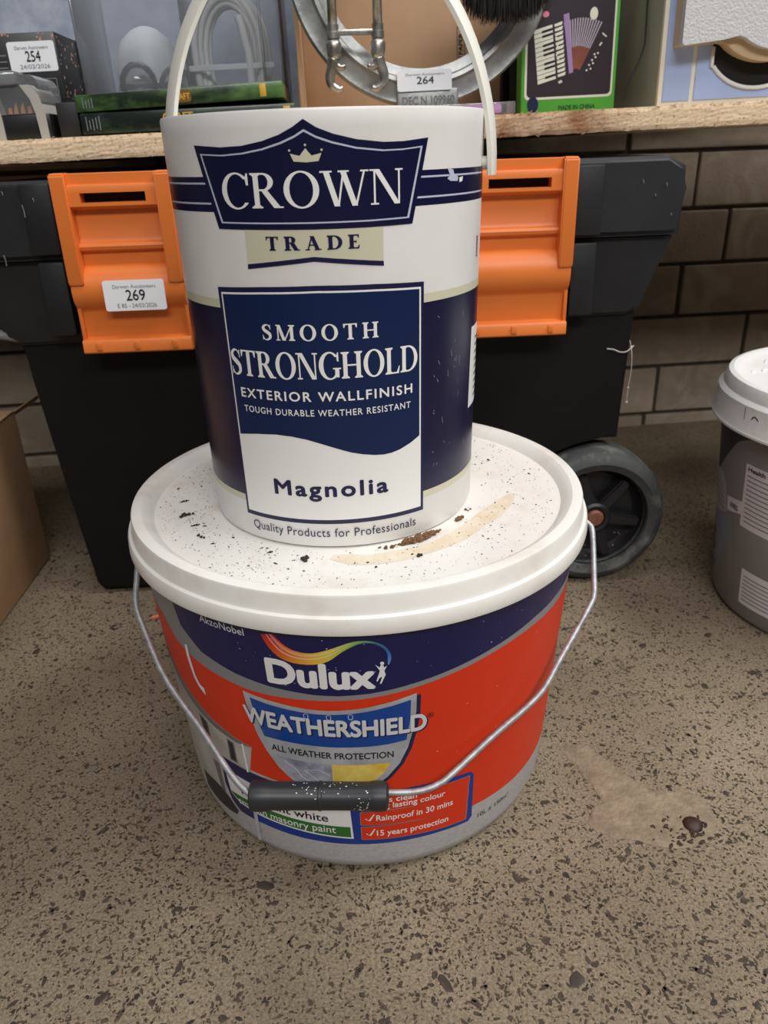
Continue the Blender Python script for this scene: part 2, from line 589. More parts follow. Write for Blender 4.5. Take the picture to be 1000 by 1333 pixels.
FONT_CACHE = {}
def text_polys(body, bold=0.0, spacing=1.0):
    key = (body, bold, spacing)
    if key in FONT_CACHE:
        return FONT_CACHE[key]
    cu = bpy.data.curves.new('txt', 'FONT')
    cu.body = body
    cu.space_character = spacing
    cu.resolution_u = 4
    cu.fill_mode = 'FRONT'
    o = bpy.data.objects.new('txt', cu)
    COL.objects.link(o)
    dg = bpy.context.evaluated_depsgraph_get()
    e = o.evaluated_get(dg)
    me = e.to_mesh()
    vs = [(v.co.x, v.co.y) for v in me.vertices]
    fs = [tuple(p.vertices) for p in me.polygons]
    e.to_mesh_clear()
    bpy.data.objects.remove(o)
    bpy.data.curves.remove(cu)
    FONT_CACHE[key] = (vs, fs)
    return vs, fs
CAPH = None
def text_bm(body, x0, x1, base, cap, bold=0.0, spacing=1.0):
    """a line of sans lettering from x0 to x1 on a baseline, capitals cap high"""
    global CAPH
    if CAPH is None:
        CAPH = max(v[1] for v in text_polys('H')[0])
    vs, fs = text_polys(body, bold, spacing)
    a = min(v[0] for v in vs)
    b = max(v[0] for v in vs)
    kx = (x1 - x0) / (b - a)
    ky = cap / CAPH
    bm = bmesh.new()
    sh = [(0, 0)] if bold <= 0 else [(bold * math.cos(i * PI / 4), bold * math.sin(i * PI / 4)) for i in range(8)] + [(0, 0)]
    for q_, (dx, dy) in enumerate(sh):
        V = [bm.verts.new((x0 + (x - a + dx) * kx, base + (y + dy) * ky, q_ * 8e-6)) for x, y in vs]
        for f in fs:
            try:
                bm.faces.new([V[i] for i in f])
            except ValueError:
                pass
    return bm

# serif capitals, capital height 1
def ell(cx, cy, rx, ry, a0, a1, n=24):
    return [(cx + rx * math.cos(R(a0 + (a1 - a0) * i / n)), cy + ry * math.sin(R(a0 + (a1 - a0) * i / n))) for i in range(n + 1)]
def rect(x0, x1, y0, y1):
    return [[(x0, y0), (x1, y0), (x1, y1), (x0, y1)]]
def stroke(pts, ws):
    L, Rr = [], []
    for i, p in enumerate(pts):
        a = pts[max(i - 1, 0)]
        b = pts[min(i + 1, len(pts) - 1)]
        dx, dy = b[0] - a[0], b[1] - a[1]
        d = math.hypot(dx, dy) or 1
        nx, ny = -dy / d, dx / d
        L.append((p[0] + nx * ws[i] / 2, p[1] + ny * ws[i] / 2))
        Rr.append((p[0] - nx * ws[i] / 2, p[1] - ny * ws[i] / 2))
    return [L + Rr[::-1]]
def serif_glyph(ch, T, t):
    s = 0.085
    h = t * 0.9
    def diag(x0, y0, x1, y1, wd):      # slanted bar of horizontal width wd
        return [[(x0, y0), (x0 + wd, y0), (x1 + wd, y1), (x1, y1)]]
    def stem(x, wd, top=True, bot=True, y0=0, y1=1):
        g = [rect(x, x + wd, y0, y1)]
        if bot:
            g.append(rect(x - s, x + wd + s, 0, h))
            g.append([[(x - s * .7, h), (x + wd + s * .7, h), (x + wd, h + .05), (x, h + .05)]])
        if top:
            g.append(rect(x - s, x + wd + s, 1 - h, 1))
            g.append([[(x - s * .7, 1 - h), (x, 1 - h - .05), (x + wd, 1 - h - .05), (x + wd + s * .7, 1 - h)]])
        return g
    if ch == 'O':
        rx = .47
        return [[ell(rx, .5, rx, .53, 0, 360, 40)[:-1], ell(rx, .5, rx - T * 1.05, .53 - t, 0, 360, 40)[:-1]]], 2 * rx
    if ch in 'CG':
        rx = .47
        a = 40
        g = [[ell(rx, .5, rx, .53, a, 360 - a, 40) + ell(rx + .02, .5, rx - T * 1.0, .53 - t, 360 - a - 4, a + 4, 40)]]
        xt = rx + rx * math.cos(R(a))
        g.append([[(xt - .03, .66), (xt + .035, .66), (xt + .035, 1.0), (xt - .005, 1.0), (xt - .06, .86)]])
        if ch == 'G':
            g += [rect(xt - T * .75, xt + T * .25, .06, .42), rect(xt - T * .75 - s, xt + T * .25 + s, .42 - h, .42)]
        return g, (xt + .05 if ch == 'C' else xt + T * .25 + s * .6)
    if ch == 'D':
        g = stem(s, T)
        x = s + T * .5
        g.append([[(x, 1)] + ell(x + .2, .5, .42 + .08, .5, 90, -90, 24) + [(x, 0), (x, t)] + ell(x + .2, .5, .5 - T, .5 - t, -90, 90, 24) + [(x, 1 - t)]])
        return g, x + .7
    if ch in 'RP':
        g = stem(s, T)
        x = s + T * .6
        g.append([[(x, 1)] + ell(x + .18, .745, .30, .255, 90, -90, 20) + [(x, .49), (x, .49 + t)] + ell(x + .18, .745, .30 - T, .255 - t, -90, 90, 20) + [(x, 1 - t)]])
        g.append([[(x + .12, .51), (x + .12 + T * 1.2, .51), (x + .60 + .06, 0.0), (x + .60 - T * .95, 0.0)]])
        g.append(rect(x + .60 - T * .9, x + .60 + .12, 0, h))
        return g, x + .70
    if ch == 'H':
        g = stem(s, T) + stem(s + .58, T)
        g.append(rect(s, s + .58 + T, .5 - t / 2, .5 + t / 2))
        return g, .58 + T + 2 * s
    if ch == 'L':
        g = stem(s, T)
        g += [rect(s, s + .56, 0, t), [[(s + .50, 0), (s + .56, 0), (s + .60, .28), (s + .56, .28), (s + .46, t)]]]
        return g, s + .60
    if ch == 'E':
        g = stem(s, T)
        g += [rect(s, s + .56, 0, t), [[(s + .50, 0), (s + .56, 0), (s + .60, .27), (s + .56, .27), (s + .46, t)]],
              rect(s, s + .54, 1 - t, 1), [[(s + .46, 1 - t), (s + .52, .76), (s + .56, .76), (s + .56, 1)]],
              rect(s, s + .40, .5 - t / 2, .5 + t / 2), rect(s + .37, s + .41, .38, .62)]
        return g, s + .62
    if ch == 'T':
        wd = .80
        x = wd / 2 - T / 2
        g = stem(x, T, top=False)
        g += [rect(0.02, wd - .02, 1 - t, 1), [[(0, 1), (0.02, .74), (.06, .74), (.13, 1 - t), (.13, 1)]],
              [[(wd, 1), (wd - .13, 1), (wd - .13, 1 - t), (wd - .06, .74), (wd - .02, .74)]]]
        return g, wd
    if ch == 'N':
        x1 = .78
        g = [rect(s, s + t, 0, 1), rect(0, 2 * s + t, 0, h), rect(-.02, s + T * .7, 1 - h, 1),
             rect(x1, x1 + t, 0, 1), rect(x1 - s, x1 + t + s, 1 - h, 1), diag(s, 1, x1 + t - T * 1.05, 0, T * 1.05)]
        return g, x1 + t + s
    if ch == 'M':
        x1 = .86
        g = [rect(s, s + t, 0, 1), rect(0, 2 * s + t, 0, h), rect(0, s + T * .6, 1 - h, 1),
             diag(s, 1, .47 - T * .45, 0, T), diag(x1 + t, 1, .47 - t * .1, 0, t)] + stem(x1, T)
        return g, x1 + T + s
    if ch == 'W':
        g = [diag(.06, 1, .33, 0, T), diag(.62 - t, 1, .33 + T * .55, 0, t), diag(.50, 1, .80, 0, T), diag(1.12, 1, .80 + T * .55, 0, t),
             rect(-.02, .06 + T + s, 1 - h, 1), rect(.50 - s * .6, .50 + T + s, 1 - h, 1), rect(1.12 - s, 1.12 + t + s, 1 - h, 1)]
        return g, 1.12 + t + s
    if ch == 'A':
        g = [diag(s + .02, 0, .40 - t * .3, 1, t), diag(.86 - T, 0, .40 - T * .45, 1.0, T), rect(.22, .66, .32, .32 + t * .9),
             rect(0, 2 * s + t + .02, 0, h), rect(.86 - T - s, .86 + s, 0, h)]
        return g, .86 + s
    if ch == 'S':
        cpts = catmull([(.53, .80, 0), (.42, .95, 0), (.26, .965, 0), (.11, .84, 0), (.14, .66, 0), (.31, .53, 0), (.48, .38, 0), (.49, .16, 0), (.32, .03, 0), (.16, .05, 0), (.05, .22, 0)], 5)
        n = len(cpts)
        ws = []
        for i in range(n):
            u = i / (n - 1)
            ws.append(t * .8 + (T * 1.12 - t * .8) * max(0, math.sin(PI * min(max((u - .12) / .76, 0), 1))) ** 1.2)
        g = [stroke([(p.x, p.y) for p in cpts], ws), rect(.51, .55, .68, .98), rect(.03, .07, .02, .32)]
        return g, .58
    return [], .4
def serif_groups(txt, x0, x1, base, cap, T=.17, t=.06, gap=.12, lower=None):
    groups = []
    pen = 0
    for ch in txt:
        if ch == ' ':
            pen += .5
            continue
        g, wd = serif_glyph(ch, T, t)
        for lp in g:
            groups.append([[(x + pen, y) for x, y in l] for l in lp])
        pen += wd + gap
    pen -= gap
    k = (x1 - x0) / pen
    return [[[(x0 + x * k, base + y * cap) for x, y in l] for l in g] for g in groups]

# decals on a tapered round wall: coordinates are (degrees round from the front, millimetres up)
class Wall:
    def __init__(s, z0, r0, z1, r1, step=1.0):
        s.z0, s.r0, s.z1, s.r1, s.step = z0, r0, z1, r1, step
    def rad(s, z):
        return s.r0 + (s.r1 - s.r0) * (z - s.z0) / (s.z1 - s.z0)
    def put(s, name, bm, m, parent, layer, zoff=0.0):
        a0 = min(v.co.x for v in bm.verts)
        a1 = max(v.co.x for v in bm.verts)
        k = math.ceil(a0 / s.step + 1e-6)
        while k * s.step < a1 - 1e-6:
            bmesh.ops.bisect_plane(bm, geom=bm.verts[:] + bm.edges[:] + bm.faces[:], dist=1e-6, plane_co=(k * s.step, 0, 0), plane_no=(1, 0, 0))
            k += 1
        for v in bm.verts:
            z = v.co.y / 1000.0
            r = s.rad(z) + 0.00006 + 0.00010 * layer + v.co.z
            a = R(v.co.x)
            v.co = Vector((r * math.sin(a), -r * math.cos(a), z - zoff))
        me = bpy.data.meshes.new(name)
        bm.to_mesh(me)
        bm.free()
        # face outwards
        for p in me.polygons:
            if p.normal.x * p.center.x + p.normal.y * p.center.y < 0:
                p.flip()
        return link(name, me, m, parent)
def band(a0, a1, z0, z1):
    return flat_bm([[[(a0, z0), (a1, z0), (a1, z1), (a0, z1)]]])
def poly(*loops):
    return flat_bm([list(loops)])

# flat print on any plane: local (x,z) of a front face at y
def print_front(name, bm, m, parent, y, layer=0):
    for v in bm.verts:
        v.co = Vector((v.co.x, y - 0.00015 - 0.0001 * layer - v.co.z, v.co.y))
    for f in bm.faces:
        f.normal_update()
    me = bpy.data.meshes.new(name)
    bm.to_mesh(me)
    bm.free()
    for p in me.polygons:
        if p.normal.y > 0:
            p.flip()
    return link(name, me, m, parent)

def rounded(x0, x1, z0, z1, r, n=5):
    o = []
    for cx, cz, a in ((x1 - r, z1 - r, 0), (x0 + r, z1 - r, 90), (x0 + r, z0 + r, 180), (x1 - r, z0 + r, 270)):
        for i in range(n + 1):
            o.append((cx + r * math.cos(R(a + 90 * i / n)), cz + r * math.sin(R(a + 90 * i / n))))
    return o

# ================================================================== SETTING
fl = bpy.data.objects.new('floor', bpy.data.meshes.new('floor'))
bm = bmesh.new()
bmesh.ops.create_grid(bm, x_segments=8, y_segments=8, size=1.0)
for v in bm.verts:
    v.co = Vector((v.co.x * 2.0, v.co.y * 1.6 - 0.75, 0))
bm.to_mesh(fl.data)
bm.free()
fl.data.materials.append(M['floor'])
COL.objects.link(fl)
fl['kind'] = 'structure'

# aggregate: the larger stones one by one, the rest as one part
def chip_geo(bm, cx, cy, rad, rot, el, rr, top=0.0005):
    n = rr.choice((5, 6, 6, 7))
    A, B = [], []
    for i in range(n):
        a = 2 * PI * (i + rr.uniform(-.28, .28)) / n
        q = rad * rr.uniform(.75, 1.15)
        x, y = q * math.cos(a) * el, q * math.sin(a) / el
        X = cx + x * math.cos(rot) - y * math.sin(rot)
        Y = cy + x * math.sin(rot) + y * math.cos(rot)
        A.append(bm.verts.new((X, Y, 0.00005)))
        B.append(bm.verts.new((cx + (X - cx) * .82, cy + (Y - cy) * .82, top)))
    bm.faces.new(B)
    for i in range(n):
        bm.faces.new((A[i], A[(i + 1) % n], B[(i + 1) % n], B[i]))
def hidden_floor(x, y):
    if x * x + y * y < .128 ** 2:
        return True
    if -.29 < x < .27 and .27 < y < .6:
        return True
    if (x - .4925) ** 2 + (y - .165) ** 2 < .11 ** 2:
        return True
    return False
chip_meshes = []
for i in range(14):
    bm = bmesh.new()
    chip_geo(bm, 0, 0, 0.001, 0, rnd.uniform(1.1, 1.55), rnd, 0.0001)
    bmesh.ops.recalc_face_normals(bm, faces=bm.faces)
    me = bpy.data.meshes.new('aggregate_chip')
    bm.to_mesh(me)
    bm.free()
    me.materials.append(M['chip'])
    chip_meshes.append(me)
n = 0
while n < 300:
    y = -0.33 + rnd.random() ** 1.3 * 0.75
    wdt = 0.14 + (y + 0.33) * 0.62
    x = rnd.uniform(-wdt, wdt) + 0.02
    if hidden_floor(x, y):
        continue
    s = min(rnd.lognormvariate(math.log(2.4), .36), 5.5)
    o = bpy.data.objects.new('aggregate_chip', rnd.choice(chip_meshes))
    o.location = (x, y, 0)
    o.rotation_euler = (0, 0, rnd.uniform(0, 2 * PI))
    o.scale = (s, s, 4.0)
    o.parent = fl
    COL.objects.link(o)
    n += 1
bm = bmesh.new()
n = 0
while n < 21000:
    y = rnd.uniform(-.36, .70)
    wdt = 0.22 + (y + 0.36) * 0.66
    x = rnd.uniform(-wdt, wdt) + .03
    if hidden_floor(x, y):
        continue
    if y > .35 and rnd.random() < (y - .35) * 4:
        continue
    dens = mnoise.noise(Vector((x * 9, y * 9, 3.3)))
    if rnd.random() > .62 + dens * .5:
        continue
    chip_geo(bm, x, y, min(rnd.lognormvariate(math.log(.00078), .45), .0030), rnd.uniform(0, 2 * PI), rnd.uniform(1.05, 1.7), rnd, .0003)
    n += 1
o = frombm('aggregate_grit', bm, 'chip', fl)
o['kind'] = 'stuff'

# cement patch and stud in the floor
pts = [(.151, -.03), (.166, -.028), (.176, -.036), (.192, -.062), (.205, -.080), (.222, -.085), (.238, -.088), (.243, -.100), (.240, -.118), (.228, -.130), (.205, -.135),
       (.183, -.127), (.160, -.120), (.152, -.108), (.158, -.096), (.168, -.090), (.164, -.070), (.156, -.048)]
bm = bmesh.new()
pp = catmull([(x, y, 0) for x, y in pts], 3, True)
cx = sum(p.x for p in pp) / len(pp)
cy = sum(p.y for p in pp) / len(pp)
O = [bm.verts.new((p.x + rnd.uniform(-.001, .001), p.y + rnd.uniform(-.001, .001), .0002)) for p in pp]
I = [bm.verts.new((cx + (p.x - cx) * .9, cy + (p.y - cy) * .9, .0012)) for p in pp]
for i in range(len(pp)):
    j = (i + 1) % len(pp)
    bm.faces.new((O[i], O[j], I[j], I[i]))
loops = [[v.co.copy() for v in I]]
for tri in tessellate_polygon(loops):
    bm.faces.new([I[i] for i in tri])
frombm('cement_patch', bm, 'patch', fl)

# back wall of bricks, turned a few degrees
wall = empty('wall_back', (.56, .735, 0), (0, 0, R(4)))
wall['kind'] = 'structure'
boxo('mortar_bed', (-1.9, 1.6, .006, .12, -.02, 1.4), 'mortar', wall)
bm = bmesh.new()
box(bm, -.1095, .1095, 0, .05, 0, .0752, bev=.0022, seg=2)
bmesh.ops.recalc_face_normals(bm, faces=bm.faces)
bme = bpy.data.meshes.new('brick')
bm.to_mesh(bme)
bm.free()
bme.materials.append(M['brick'])
row_off = {0: -.052, 1: .092, 2: -.033, 3: .034, 4: -.027, 5: .085}
for r in range(-1, 7):
    off = row_off.get(r, rnd.uniform(-.1, .1))
    z = .0225 + .0812 * r
    for k in range(-8, 7):
        o = bpy.data.objects.new('brick', bme)
        o.parent = wall
        o.location = (off + .1125 + k * .225 + rnd.uniform(-.001, .001), rnd.uniform(-.0015, .0015), z)
        o.rotation_euler = (0, rnd.uniform(-.004, .004), rnd.uniform(-.006, .006))
        COL.objects.link(o)
up_ = boxo('wall_upper', (-1.9, 1.6, -.03, 0.0, .475, 1.5), 'wall_paint', None, loc=(.56, .735, 0))
up_.rotation_euler = (0, 0, R(4))
up_['kind'] = 'structure'

# ================================================================== PAINT CAN (upper)
CZ = .219
can = tag(empty('paint_can', (-.00945, .00034, CZ)), 'white and navy plastic paint can standing on the wide white bucket lid', 'paint can')
CW = Wall(.219, .08803, .45629, .09278)
bm = bmesh.new()
H_ = .45629 - CZ
lathe(bm, [(0, .002), (.080, .002), (.0845, .0), (.0872, .0012), (CW.rad(CZ + .004), .004), (CW.rad(CZ + .12), .12), (CW.rad(.448), .448 - CZ),
           (CW.rad(.4550), .4550 - CZ), (.0922, H_), (.0905, H_), (.0902, H_ - .003), (.0895, H_ - .012), (0, H_ - .012)], 192)
body = frombm('body', bm, 'can_white', can, angle=35)

def on_can(name, b, m, layer, label=None):
    o = CW.put(name, b, m, body, layer, CZ)
    if label:
        o['label'] = label
    return o
# wide bands running right round
on_can('label_band', band(-128, 120, 248.3, 361.3), 'navy', 0, 'wide navy band printed round the can')
on_can('cream_stripe', band(-128, 120, 361.3, 366.0), 'cream', 1)
on_can('cream_stripe', band(-128, 120, 244.2, 248.4), 'cream', 1)
on_can('crest_band', band(-128, 120, 410.6, 427.4), 'navy', 0)
on_can('band_line', band(-128, 120, 414.2, 415.1), 'print_silver', 1)
on_can('band_line', band(-128, 120, 423.8, 424.7), 'print_silver', 1)
# crest
crest = [(-5.2, 451.6), (-8.5, 448.3), (-12.8, 445.2), (-18.3, 442.7), (-25.2, 441.0), (-33.0, 440.7), (-45.0, 442.1), (-37.9, 402.5), (-20, 402.2), (-4, 402.0), (13.7, 402.0),
         (28.6, 402.4), (34.8, 442.2), (25.6, 440.8), (18.8, 440.7), (10.4, 442.2), (3.4, 444.9), (-1.5, 447.9)]
crest_i = [(-5.2, 447.2), (-8.2, 444.6), (-12.5, 442.0), (-18.5, 439.5), (-25.5, 437.9), (-33.2, 437.3), (-42.4, 438.1), (-36.3, 405.3), (-20, 405.0), (-4, 404.8), (13.7, 404.8),
           (27.3, 405.2), (32.5, 438.5), (25.6, 437.5), (18.8, 437.3), (10.3, 438.8), (3.2, 441.5), (-1.7, 444.2)]
def shrink(pl, cx, cy, k, j):
    return [(cx + (x - cx) * k, cy + (y - cy) * j) for x, y in pl]
crest_j = shrink(crest_i, -4.8, 422, .979, .958)
on_can('crest_edge', poly(shrink(crest, -4.8, 424, 1.0, 1.0)), 'navy', 2, 'navy crest with a pale outline')
on_can('crest_outline', poly(crest_i, crest_j), 'print_silver', 3)
on_can('crown_emblem', poly([(-8.8, 433.3), (-9.8, 436.8), (-6.9, 435.7), (-5.05, 439.0), (-3.3, 435.7), (-.3, 436.7), (-1.3, 433.2), (-5.1, 432.8)]), 'cream', 3)
for a, z in ((-9.9, 438.2), (-5.05, 440.4), (-.2, 438.1)):
    on_can('crown_dot', poly([(a + .35 * math.cos(k * PI / 4), z + .55 * math.sin(k * PI / 4)) for k in range(8)]), 'cream', 3)
on_can('lettering', flat_bm(serif_groups('CROWN', -34.4, 25.0, 412.5, 16.2, T=.15, t=.05, gap=.05)), 'print_white', 3)
on_can('plaque', poly([(-27.4, 402.4), (18.1, 402.4), (18.0, 385.2), (-4.6, 388.8), (-27.6, 385.2)]), 'cream', 1)
on_can('plaque_chevron', poly([(-27.6, 385.3), (-4.6, 388.9), (18.0, 385.2), (18.1, 382.8), (-4.7, 386.6), (-27.7, 382.9)]), 'navy_text', 2)
on_can('lettering', flat_bm(serif_groups('TRADE', -20.1, 10.3, 392.2, 6.8, T=.24, t=.09, gap=.34)), 'navy_text', 3)
# main panel
bo = [(-42.4, 372.5), (-24, 373.9), (-4.5, 374.6), (15, 373.9), (33.3, 372.5), (33.4, 236.2), (-4.5, 236.0), (-42.4, 235.9)]
bi = [(-40.9, 370.0), (-24, 371.2), (-4.5, 371.9), (15, 371.2), (32.0, 370.0), (32.1, 239.0), (-4.5, 238.7), (-41.2, 238.7)]
bj = [(-40.2, 369.0), (-24, 370.2), (-4.5, 370.9), (15, 370.2), (31.3, 369.0), (31.4, 286.0), (-40.4, 288.5)]
wave = [(-40.4, 288.5), (-31.7, 290.6), (-23.5, 291.7), (-17.4, 291.2), (-11.7, 289.7), (-6.1, 287.0), (-.6, 284.0), (3.8, 281.5), (8.3, 279.7), (12.9, 278.4), (16.5, 277.9), (19.6, 278.3), (22.8, 279.4), (27.4, 282.1), (31.4, 285.4)]
on_can('panel_border', poly(bo), 'navy_text', 2, 'navy bordered product panel')
on_can('panel_ground', poly(bi), 'print_white', 3)
on_can('panel_field', poly(bj[:5] + wave[::-1]), 'navy2', 4, 'deep blue field ending in a wave')
on_can('lettering', flat_bm(serif_groups('SMOOTH', -24.8, 15.5, 346.1, 8.4, T=.19, t=.075, gap=.30)), 'print_white', 5)
on_can('lettering', flat_bm(serif_groups('STRONGHOLD', -40.0, 30.4, 324.9, 14.6, T=.18, t=.06, gap=.045)), 'print_white', 5)
on_can('lettering', text_bm('EXTERIOR WALLFINISH', -36.9, 28.1, 312.3, 5.2, .018, 1.22), 'print_white', 5)
on_can('lettering', text_bm('TOUGH DURABLE WEATHER RESISTANT', -36.3, 27.4, 303.7, 3.6, .008, 1.16), 'print_white', 5)
on_can('lettering', text_bm('Magnolia', -26.4, 17.5, 254.3, 9.1, .030, 1.22), 'navy_text', 5)
on_can('lettering', text_bm('Quality Products for Professionals', -39.2, 29.6, 227.4, 5.5, .0, 1.06), 'navy_text', 5)
on_can('side_label', poly([(65.5, 339), (100, 339), (100, 288.5), (64.5, 288.5)]), 'print_white', 2)
for k in range(9):
    on_can('side_label_line', band(72, 98 - (k * 7) % 11, 330 - k * 4.6, 331.2 - k * 4.6), 'text_black', 3)
b_ = text_bm('200907', 0, 9.0, 0, 3.0, .02)
for v in b_.verts:
    x_, y_ = v.co.x, v.co.y
    v.co = Vector((68.2 + y_ * .75, 391 - x_ * 1.35, 0))
on_can('batch_code', b_, 'text_black', 2)
on_can('paint_chip', poly([(43.5, 428), (46.6, 426.9), (47.2, 424.9), (49.6, 423.1), (49.3, 421.2), (45.4, 421.4), (43.6, 422.7), (45, 424.2)]), 'print_silver', 3)
on_can('paint_chip', poly([(50.2, 422.8), (52.6, 423.3), (52.3, 421.0), (50.5, 420.4)]), 'print_white', 3)
# scratches in the print
for k in range(26):
    a = rnd.uniform(38, 62)
    z = rnd.uniform(255, 352)
    l = rnd.uniform(.8, 4.5)
    da = rnd.uniform(-1.2, 1.2)
    on_can('scratch', poly([(a, z), (a + .12, z + .1), (a + da + .08, z + l), (a + da, z + l)]), 'print_silver', 1)
# strap handle: an upright loop, its ears slightly turned
ax = Vector((math.cos(R(-13)), math.sin(R(-13)), 0))
def strap_pt(t):
    """t = 0 right ear .. pi left ear"""
    rr = .0975
    zz = .4265 - CZ
    if t < 0:
        return ax * rr + Vector((0, 0, zz + t))
    return ax * (rr * math.cos(t)) + Vector((0, 0, zz + 0.126 * math.sin(t)))
path = [strap_pt(PI * k / 48) for k in range(49)]
path = [path[0] - Vector((0, 0, .004))] + path + [path[-1] - Vector((0, 0, .004))]
bm = bmesh.new()
# flat strap section 9 mm deep x 2.6 mm thick
ringz = []
yv = Vector((-ax.y, ax.x, 0))
for i, p in enumerate(path):
    a = path[max(i - 1, 0)]
    b = path[min(i + 1, len(path) - 1)]
    t = (b - a).normalized()
    nrm = t.cross(yv).normalized()
    ph = R(8 + 38 * min(1, i / (len(path) * .75)))
    wv, nrm = yv * math.cos(ph) - nrm * math.sin(ph), nrm * math.cos(ph) + yv * math.sin(ph)
    ringz.append([bm.verts.new(p + wv * (sy * .0064) + nrm * (sn * .0017)) for sy, sn in ((-1, -.7), (-.8, -1), (.8, -1), (1, -.7), (1, .7), (.8, 1), (-.8, 1), (-1, .7))])
for A, B in zip(ringz, ringz[1:]):
    for k in range(8):
        bm.faces.new((A[k], A[(k + 1) % 8], B[(k + 1) % 8], B[k]))
bm.faces.new(ringz[0])
bm.faces.new(ringz[-1])
hd = frombm('handle', bm, 'handle_white', can, angle=35)
hd['label'] = 'white plastic strap handle'
for sgn in (1, -1):
    bm = bmesh.new()
    c0 = ax * (sgn * .0922) + Vector((0, 0, .429 - CZ))
    c1 = ax * (sgn * .0987) + Vector((0, 0, .429 - CZ))
    tube(bm, [c0, c0.lerp(c1, .6), c0.lerp(c1, .8), c1], [.0036, .0036, .0042, .003], 16)
    frombm('handle_stud', bm, 'handle_white', can, angle=35)

# ================================================================== PAINT BUCKET (lower)
bk = tag(empty('paint_bucket', (0, 0, 0)), 'large red and navy paint bucket with white lid, under the paint can', 'paint bucket')
BW = Wall(0, .137, .19, .151)
bm = bmesh.new()
lathe(bm, [(0, .003), (.120, .003), (.126, 0), (.1315, .0008), (.1352, .004), (BW.rad(.012), .012), (BW.rad(.1), .1), (BW.rad(.20), .20), (BW.rad(.216), .216), (.148, .216), (.146, .2)], 224)
bb = frombm('body', bm, 'bucket_grey', bk, angle=40)
bm = bmesh.new()
lathe(bm, [(0, .2190), (.1385, .2190), (.1405, .2196), (.1432, .2228), (.1458, .2252), (.1480, .2264), (.1525, .2264), (.1544, .2258), (.1550, .2245), (.1556, .2158), (.1562, .2142),
           (.1580, .2132), (.1588, .2112), (.1592, .2050), (.1588, .2032), (.1565, .2028), (.1545, .2036), (.1540, .2090), (.1520, .2110)], 224)
lid = frombm('lid', bm, 'lid_white', bk, angle=28)
lid['label'] = 'white recessed snap-on lid'

def on_b(name, b, m, layer, label=None):
    o = BW.put(name, b, m, bb, layer)
    if label:
        o['label'] = label
    return o
red_top = [(-59, 172.3), (-53.5, 161), (-47.2, 156.6), (-39, 153.3), (-29.7, 150.6), (-22.7, 150.2), (-10.9, 151.3), (-3.3, 152.4), (3.7, 154.6), (10.4, 157.5), (16.9, 160.6), (23.8, 163.8), (30.6, 166.9),
           (37.4, 169.2), (45, 170.4), (59.3, 171), (80, 171.2), (112, 171.2)]
navy_bot = [(-50.5, 205), (-49.6, 191), (-48.4, 178), (-41.8, 166.0), (-31.5, 160.2), (-22.3, 157.2), (-11.8, 155.4), (-6.7, 155.4), (.2, 156.8), (4.9, 158.5), (10.4, 160.9), (16.9, 164), (23.7, 167.3),
            (30.4, 170.6), (37.1, 173.5), (44.5, 176.3), (57.8, 178), (80, 179), (112, 179)]
red_bot = [(112, 35), (80, 36), (70, 36.5), (64.3, 37), (49, 37.6), (36.3, 38.8), (28.1, 39.6), (10.7, 61), (-6.9, 70), (-20, 77), (-33.1, 78.5), (-31.0, 100.6), (-36.2, 103.2), (-44, 108.1), (-52.2, 116.9), (-60.2, 127), (-72, 141), (-72, 176)]
on_b('grey_swoosh', poly([(-72, 176), (-72, 205), (112, 205), (112, 165)] + red_top[::-1]), 'bk_grey', 0)
on_b('red_field', poly(red_top + red_bot), 'bk_red', 1, 'bright red printed field')
on_b('navy_field', poly(navy_bot + [(112, 205)]), 'bk_navy', 1, 'navy printed field under the lid')
# rainbow ribbon
sw_t = [(-19.8, 197), (-18.6, 193.3), (-17.1, 189.4), (-14.8, 186.6), (-11.5, 186.1), (-7.8, 189.2), (-4.1, 193.4), (-1.5, 195.1), (1.0, 194.7), (3.6, 191.5), (5.0, 186.2), (5.3, 181.4), (4.8, 177.2)]
sw_b = [(-22.6, 195.5), (-21.4, 188.1), (-19.2, 181.2), (-15.9, 178.0), (-11.3, 178.1), (-8.0, 181.2), (-5.2, 187.3), (-2.8, 191.3), (-.8, 193.3), (1.3, 192.9), (3.3, 189.8), (4.45, 185.2), (4.5, 177.3)]
st = catmull([(a, b, 0) for a, b in sw_t], 3)
sb = catmull([(a, b, 0) for a, b in sw_b], 3)
rib = [(196, 40, 30), (206, 58, 30), (222, 96, 34), (232, 140, 44), (238, 186, 56), (226, 206, 70), (176, 196, 66), (110, 168, 66), (60, 130, 84), (40, 100, 130), (36, 92, 170), (60, 120, 196), (110, 150, 210)]
def ribbon(name, lo_, hi_, layer, lift):
    """strip between the two ribbon edges, printed in a running rainbow (colour kept per vertex)"""
    b_ = bmesh.new()
    cl = b_.verts.layers.float_color.new('print')
    V = []
    for i, (p, q) in enumerate(zip(st, sb)):
        u = i / (len(st) - 1) * (len(rib) - 1)
        k = min(int(u), len(rib) - 2)
        c0, c1 = lin(rib[k]), lin(rib[k + 1])
        c = [c0[m] + (c1[m] - c0[m]) * (u - k) for m in range(3)]
        c = [m + (1 - m) * lift * (1 if i < 26 else .3) for m in c] + [1]
        row = []
        for f_ in (lo_, hi_):
            v = b_.verts.new((p.x * (1 - f_) + q.x * f_, p.y * (1 - f_) + q.y * f_, 0))
            v[cl] = c
            row.append(v)
        V.append(row)
    for A, B in zip(V, V[1:]):
        b_.faces.new((A[0], A[1], B[1], B[0]))
    return on_b(name, b_, RIB, layer)
RIB = mat('rainbow_print', (200, 60, 30), 0.35)
at_ = RIB.node_tree.nodes.new('ShaderNodeVertexColor')
at_.layer_name = 'print'
